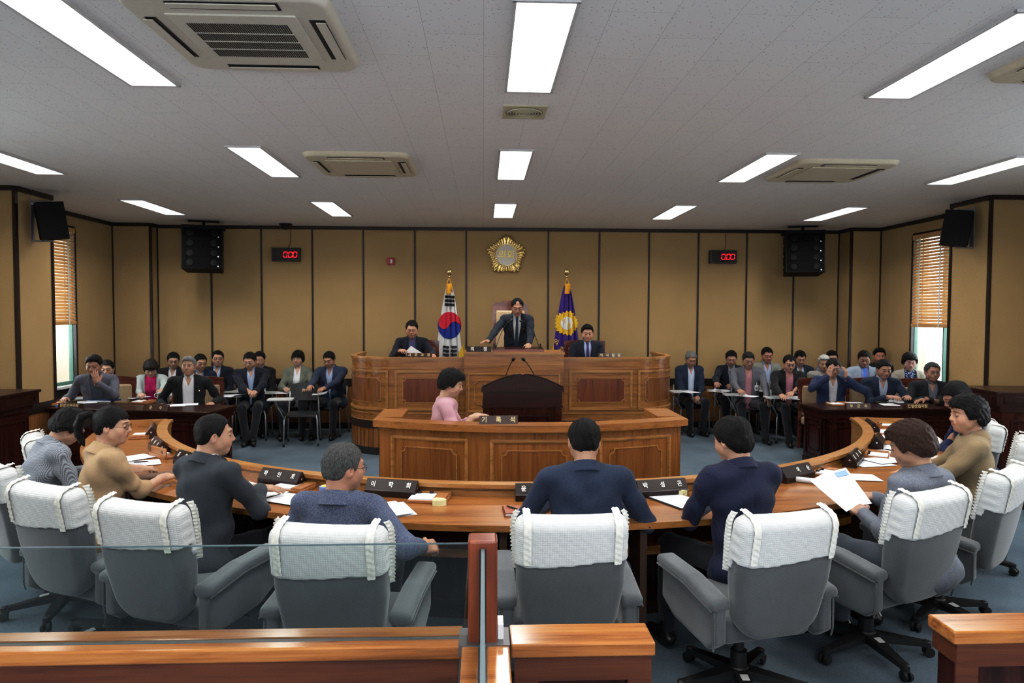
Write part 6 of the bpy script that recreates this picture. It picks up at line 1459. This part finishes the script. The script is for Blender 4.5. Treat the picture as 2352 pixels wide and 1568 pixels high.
# chairs under the people
CH = 'upholstered armchairs of the officials'
armchair(at_y(1174, 700, 10.42)[0], 10.42, 180, DZ, .54, 1.57, LTH, 'tall carved chairman chair with cream back and studs behind the standing man', .05, 'carved dais chairs', 'carved_chair', .48)
armchair(at_y(958, 737, 10.2)[0], 10.22, 180, DZ, .60, 1.02, plain('wine_leather', (.10, .02, .02), .4), 'dark red armchair of the staff member turning a page', .02, 'carved dais chairs', 'carved_chair', .44)
armchair(at_y(1349, 737, 10.2)[0], 10.22, 180, DZ, .62, 1.02, bpy.data.materials['wine_leather'], 'dark red armchair of the young staff member with a lanyard', .02, 'carved dais chairs', 'carved_chair', .44)
armchair(at_y(1910, 900, 9.3)[0], 9.36, 190, 0, .68, .98, TAN, 'tan armchair behind the man adjusting his glasses', .03, CH); armchair(at_y(2020, 900, 9.25)[0], 9.32, 190, 0, .64, .98, TAN, 'tan armchair behind the badge-wearing man reading papers', .03, CH); armchair(at_y(2132, 900, 9.05)[0], 9.20, 192, 0, .66, .98, TAN, 'tan armchair behind the man with folded hands', .03, CH)
armchair(at_y(232, 900, 9.55)[0], 9.62, 168, 0, .66, .98, TAN, 'tan armchair behind the man covering his face', .03, CH); armchair(at_y(440, 900, 9.45)[0], 9.55, 168, 0, .66, .98, TAN, 'tan armchair behind the grey-haired man', .03, CH)
def tch(px, py, dep, yaw, label): p = at_y(px, py, dep); tablet_chair(p[0], p[1]-0.0, yaw, label)
for a in ((246, 900, 10.3, 165, 'tablet-arm chair of the man hidden behind the grey suit'), (346, 900, 10.42, 162, 'tablet-arm chair under the woman in magenta'), (398, 900, 11.0, 170, 'tablet-arm chair of the man in black behind the pale jacket'), (460, 900, 10.72, 165, 'tablet-arm chair behind the grey-haired man'), (500, 900, 11.05, 172, 'tablet-arm chair of the man with the white badge'),
          (574, 900, 10.55, 166, 'tablet-arm chair of the cross-ankled man'), (596, 900, 11.12, 175, 'tablet-arm chair directly behind the cross-ankled man'), (684, 900, 10.95, 176, 'tablet-arm chair of the woman in sage green'), (756, 900, 10.9, 186, 'tablet-arm chair of the man in the blue suit'),
          (1587, 900, 11.02, 178, 'tablet-arm chair beside the dais under the grey-haired reader'), (1680, 900, 11.1, 186, 'tablet-arm chair of the man writing in the back row'), (1719, 900, 10.55, 188, 'tablet-arm chair of the man in the pink checked shirt'), (1762, 900, 11.12, 184, 'tablet-arm chair of the man in light grey'), (1813, 900, 10.2, 188, 'tablet-arm chair of the man in the pink shirt and black jacket'),
          (1838, 900, 11.1, 188, 'tablet-arm chair behind the black jacket'), (1985, 900, 10.2, 194, 'tablet-arm chair of the man with the bright blue tie'), (2015, 900, 10.85, 194, 'tablet-arm chair of the man in the last row'), (2086, 900, 9.85, 196, 'tablet-arm chair of the woman with the hairclip')):
    tch(*a)
tablet_chair(at_y(696, 990, 10.15)[0], 10.12, 172, 'empty black tablet-arm chair standing in the open')
TG = 'papers on the tablet arms'
def tpap(px, py, dep, label, **k): p = at_y(px, py, dep); return paper(0, 0, k.pop('rz', 0), label, pos=p, z=.696+k.pop('dz', 0), group=TG, **k)
for i, a in enumerate(((315, 910, 10.0, 'papers stacked on the tablet of the woman in magenta'), (540, 908, 10.15, 'papers stacked on the tablet of the cross-ankled man'), (650, 893, 10.55, 'white paper on the tablet of the woman in sage green'), (735, 893, 10.4, 'white paper on the tablet of the man in the blue suit'), (1583, 888, 10.6, 'large white sheet drooping over a tablet beside the dais'),
          (1650, 886, 10.65, 'white paper on the tablet of the writing man'), (1715, 908, 10.05, 'thick white document on the tablet of the grey-jacketed man'), (1812, 908, 9.75, 'open papers on the tablet of the black-jacketed man'))):
    tpap(*a, rz=i*13-30, curl=.4*(i % 2))
# national flag and assembly flag
FWHITE = fabric('flag_white', (.74, .74, .73)); FPUR = fabric('flag_purple', (.055, .02, .24)); FRED = fabric('flag_red', (.60, .02, .05)); FBLUE = fabric('flag_blue', (.01, .03, .28)); FBLK = fabric('flag_black', (.012, .012, .014)); FYEL = fabric('flag_yellow', (.78, .50, .03)); TASS = fabric('golden_tassel', (.75, .36, .02))
POLE = plain('flag_pole', (.55, .53, .5), .25, .9)
def flag(px_top, px_bot, name, label, emblem):
    """hanging cloth as a pleated cone; surface given by (u across, v down)"""
    D = 10.78; top = at_y(px_top[0], px_top[1], D); o = empty(name, (top[0], D, DZ*0), 0, label, 'flag')
    zt = at_y(px_top[0], 655, D)[2]; zb = .95; bx0, bx1 = at_y(px_bot[0], 825, D)[0]-top[0], at_y(px_bot[1], 825, D)[0]-top[0]
    z825 = at_y(0, 825, D)[2]
    def P(u, v, off=0):
        z = zt-(zt-zb)*v; t = (zt-z)/(zt-z825); e = t**.72
        xl = -.035+(bx0+.035)*min(e, 1.25); xr = .035+(bx1-.035)*min(e, 1.25); x = xl+(xr-xl)*u
        y = -.10*min(1, t+.3)*math.sin(PI*u)-.022*math.sin(u*PI*9+v*2)*min(1, t*1.5+.2)+.010*math.sin(u*23+3*v)-off
        return (x, y, z)
    MB().tube([(0, .03, 0), (0, .03, top[2]-.10)], .013, 12).build('pole', POLE, o, True); MB().lathe([(.06, .0), (.16, .0), (.16, .03), (.05, .05)], 24).build('pole_foot', POLE, o, 'auto')
    MB().lathe([(.012, top[2]-.14), (.02, top[2]-.12), (.014, top[2]-.10), (.03, top[2]-.085), (.044, top[2]-.05), (.040, top[2]-.025), (.026, top[2]-.008), (.0, top[2])], 24, (0, .03, 0)).build('finial', GOLD, o, True)
    cl = MB().grid(P, 220, 110).build('cloth', FWHITE if emblem == 'nation' else FPUR, o, True, fixn=False)
    def inv(px, py):
        q = at_y(px, py, D-.08); z = q[2]; v = (zt-z)/(zt-zb); t = (zt-z)/(zt-z825); e = t**.72; x = q[0]-top[0]
        xl = -.035+(bx0+.035)*min(e, 1.25); xr = .035+(bx1-.035)*min(e, 1.25); return (x-xl)/(xr-xl), v
    def patch(nm, fn, mat, nu=24, nv=24, off=.004, parent=None):
        return MB().grid(lambda a, b: P(*inv(*fn(a, b)), off), nu, nv).build(nm, mat, parent or cl, True, fixn=False)
    if emblem == 'nation':
        cx, cy, R = 1032, 747, 27.5; ry_ = 31
        W = lambda a, b: (cx+(2*b*0+R*b)*math.cos(2*PI*a), cy+ry_*b*math.sin(2*PI*a))
        patch('blue_half', W, FBLUE, 64, 14, .010)
        # red upper half: half disc plus the two teardrop curves
        def red(a, b):
            x = -1+2*a; up = math.sqrt(max(0, 1-x*x)); lo = (-math.sqrt(max(0, .25-(x+.5)**2)) if x < 0 else math.sqrt(max(0, .25-(x-.5)**2)))
            yv = lo+(up-lo)*b; th = R_(28); X = x*math.cos(th)+yv*math.sin(th); Y = -x*math.sin(th)+yv*math.cos(th)
            return (cx+X*R, cy-Y*ry_)
        patch('red_half', red, FRED, 64, 20, .018)
        for i, (y0, rows) in enumerate(((678, 3), (793, 3))):
            for r in range(rows):
                yy = y0+r*9
                if i == 0: bars = [((1021, 1044))] 
                else: bars = [(1018, 1032), (1035, 1049)]
                for (xa, xb) in bars: patch('trigram_bar', (lambda a, b, xa=xa, xb=xb, yy=yy: (xa+(xb-xa)*a, yy+6*b+1.0*a)), FBLK, 20, 3, .028)
        MB().grid(lambda a, b: P(*inv(1052+12*a, 812-22*a*(1-b)+26*b), .012), 6, 8).build('gold_fringe', FYEL, cl, True, fixn=False)
    else:
        cx, cy = 1302, 742
        def fl(a, b):
            t = 2*PI*a; k = 1+.07*math.cos(20*t)+.05*math.cos(5*t); return (cx+26*b*k*math.cos(t), cy+27*b*k*math.sin(t))
        patch('flower_emblem', fl, FYEL, 160, 14, .010); patch('emblem_disc', lambda a, b: (cx+14*b*math.cos(2*PI*a), cy+15*b*math.sin(2*PI*a)), FWHITE, 48, 8, .018)
        for ch, (px, py), sz, rot in (('의', (1296, 735), .11, -35), ('회', (1307, 749), .11, -35), ('의', (1277, 786), .10, -25), ('회', (1288, 803), .10, -45)):
            q = P(*inv(px, py), .050); text_obj('flag_letter', ch, sz, FYEL, cl, q, (PI/2, R_(-rot), 0), .001, 1.0, bold=.001)
        MB().grid(lambda a, b: P(*inv(1268+5*a, 806-16*a*(1-b)+30*b), .012), 6, 8).build('gold_fringe', FYEL, cl, True, fixn=False)
    # tassels
    tz = zt+.03; q = MB().tube([(.0, .0, tz+.08), (-.03, -.06, tz+.02), (-.028, -.09, tz-.03)], .007, 6).tube([(.0, .0, tz+.08), (.035, -.04, tz-.02), (.045, -.06, tz-.14)], .007, 6)
    q.lathe([(.012, 0), (.034, -.012), (.030, -.045), (.038, -.15), (.034, -.16)], 16, (-.008, -.10, tz-.01)).lathe([(.010, 0), (.024, -.02), (.03, -.12)], 12, (.018, -.09, tz+.0)); q.build('tassel', TASS, o, True)
flag((1032, 617), (1000, 1063), 'national_flag', 'white national flag with red and blue circle and black bars on a pole', 'nation')
flag((1302, 617), (1267, 1335), 'assembly_flag', 'purple assembly flag with a yellow flower emblem on a pole', 'assembly')
# ------------------------------------------------------------------ light and camera
wd = bpy.data.worlds.new('daylight'); bpy.context.scene.world = wd; wd.use_nodes = True
wn_ = wd.node_tree; bgn = wn_.nodes['Background']; sk_ = wn_.nodes.new('ShaderNodeTexSky'); sk_.sky_type = 'NISHITA' if hasattr(sk_, 'sky_type') else sk_.sky_type
sk_.sun_disc = False; sk_.sun_elevation = R_(45); bgn.inputs[1].default_value = .12; wn_.links.new(sk_.outputs[0], bgn.inputs[0])
for sgn, X in ((-1, RL), (1, RR)):
    for i, (a, b) in enumerate(LW):
        l = bpy.data.lights.new('window_light', 'AREA'); l.shape = 'RECTANGLE'; l.size = b-a; l.size_y = 2.0; l.energy = 50 if i == 0 else 120; l.color = (.84, .91, 1.0)
        o = bpy.data.objects.new('window_light', l); COL.objects.link(o); o.location = (X+sgn*.6, (a+b)/2, 1.9); o.rotation_euler = (0, R_(90*sgn), 0)
l = bpy.data.lights.new('gallery_fill_light', 'AREA'); l.shape = 'RECTANGLE'; l.size = 7; l.size_y = 1.6; l.energy = 250; l.color = (.80, .88, 1.0)  # added fill behind the camera, brightens ceiling and chair covers; no window there
o = bpy.data.objects.new('gallery_fill_light', l); COL.objects.link(o); o.location = (.3, -2.9, 1.7); o.rotation_euler = (R_(90+34), 0, 0)
for a, b in CYR:
    for x in CX:
        l = bpy.data.lights.new('panel_light', 'AREA'); l.shape = 'RECTANGLE'; l.size = .27; l.size_y = 1.25; l.energy = 27; l.color = (1, .985, .96); l.spread = R_(150)
        o = bpy.data.objects.new('panel_light', l); COL.objects.link(o); o.location = (x, (a+b)/2, ZC-.016)
cd = bpy.data.cameras.new('camera'); cam = bpy.data.objects.new('camera', cd); COL.objects.link(cam)
cd.sensor_width = 36; cd.lens = 36*FPX/2352; cd.clip_start = .02; cd.clip_end = 60
M = Matrix([[CR[i], CU[i], -CF[i], (0, 0, CAM_H)[i]] for i in range(3)]+[[0, 0, 0, 1]]); cam.matrix_world = M
sc = bpy.context.scene; sc.camera = cam; sc.view_settings.view_transform = 'Standard'; sc.view_settings.exposure = -0.10; sc.view_settings.look = 'None'
sc.cycles.max_bounces = 5; sc.cycles.diffuse_bounces = 2; sc.cycles.glossy_bounces = 2; sc.cycles.transmission_bounces = 4; sc.cycles.adaptive_threshold = .09; sc.cycles.adaptive_min_samples = 20; sc.cycles.sample_clamp_indirect = 4
sc.cycles.use_denoising = True
vs_ = sc.view_settings; vs_.use_curve_mapping = True; cm = vs_.curve_mapping; cc = cm.curves[3]
for q in ((.18, .13), (.45, .44), (.75, .80)): cc.points.new(*q)
cm.update()
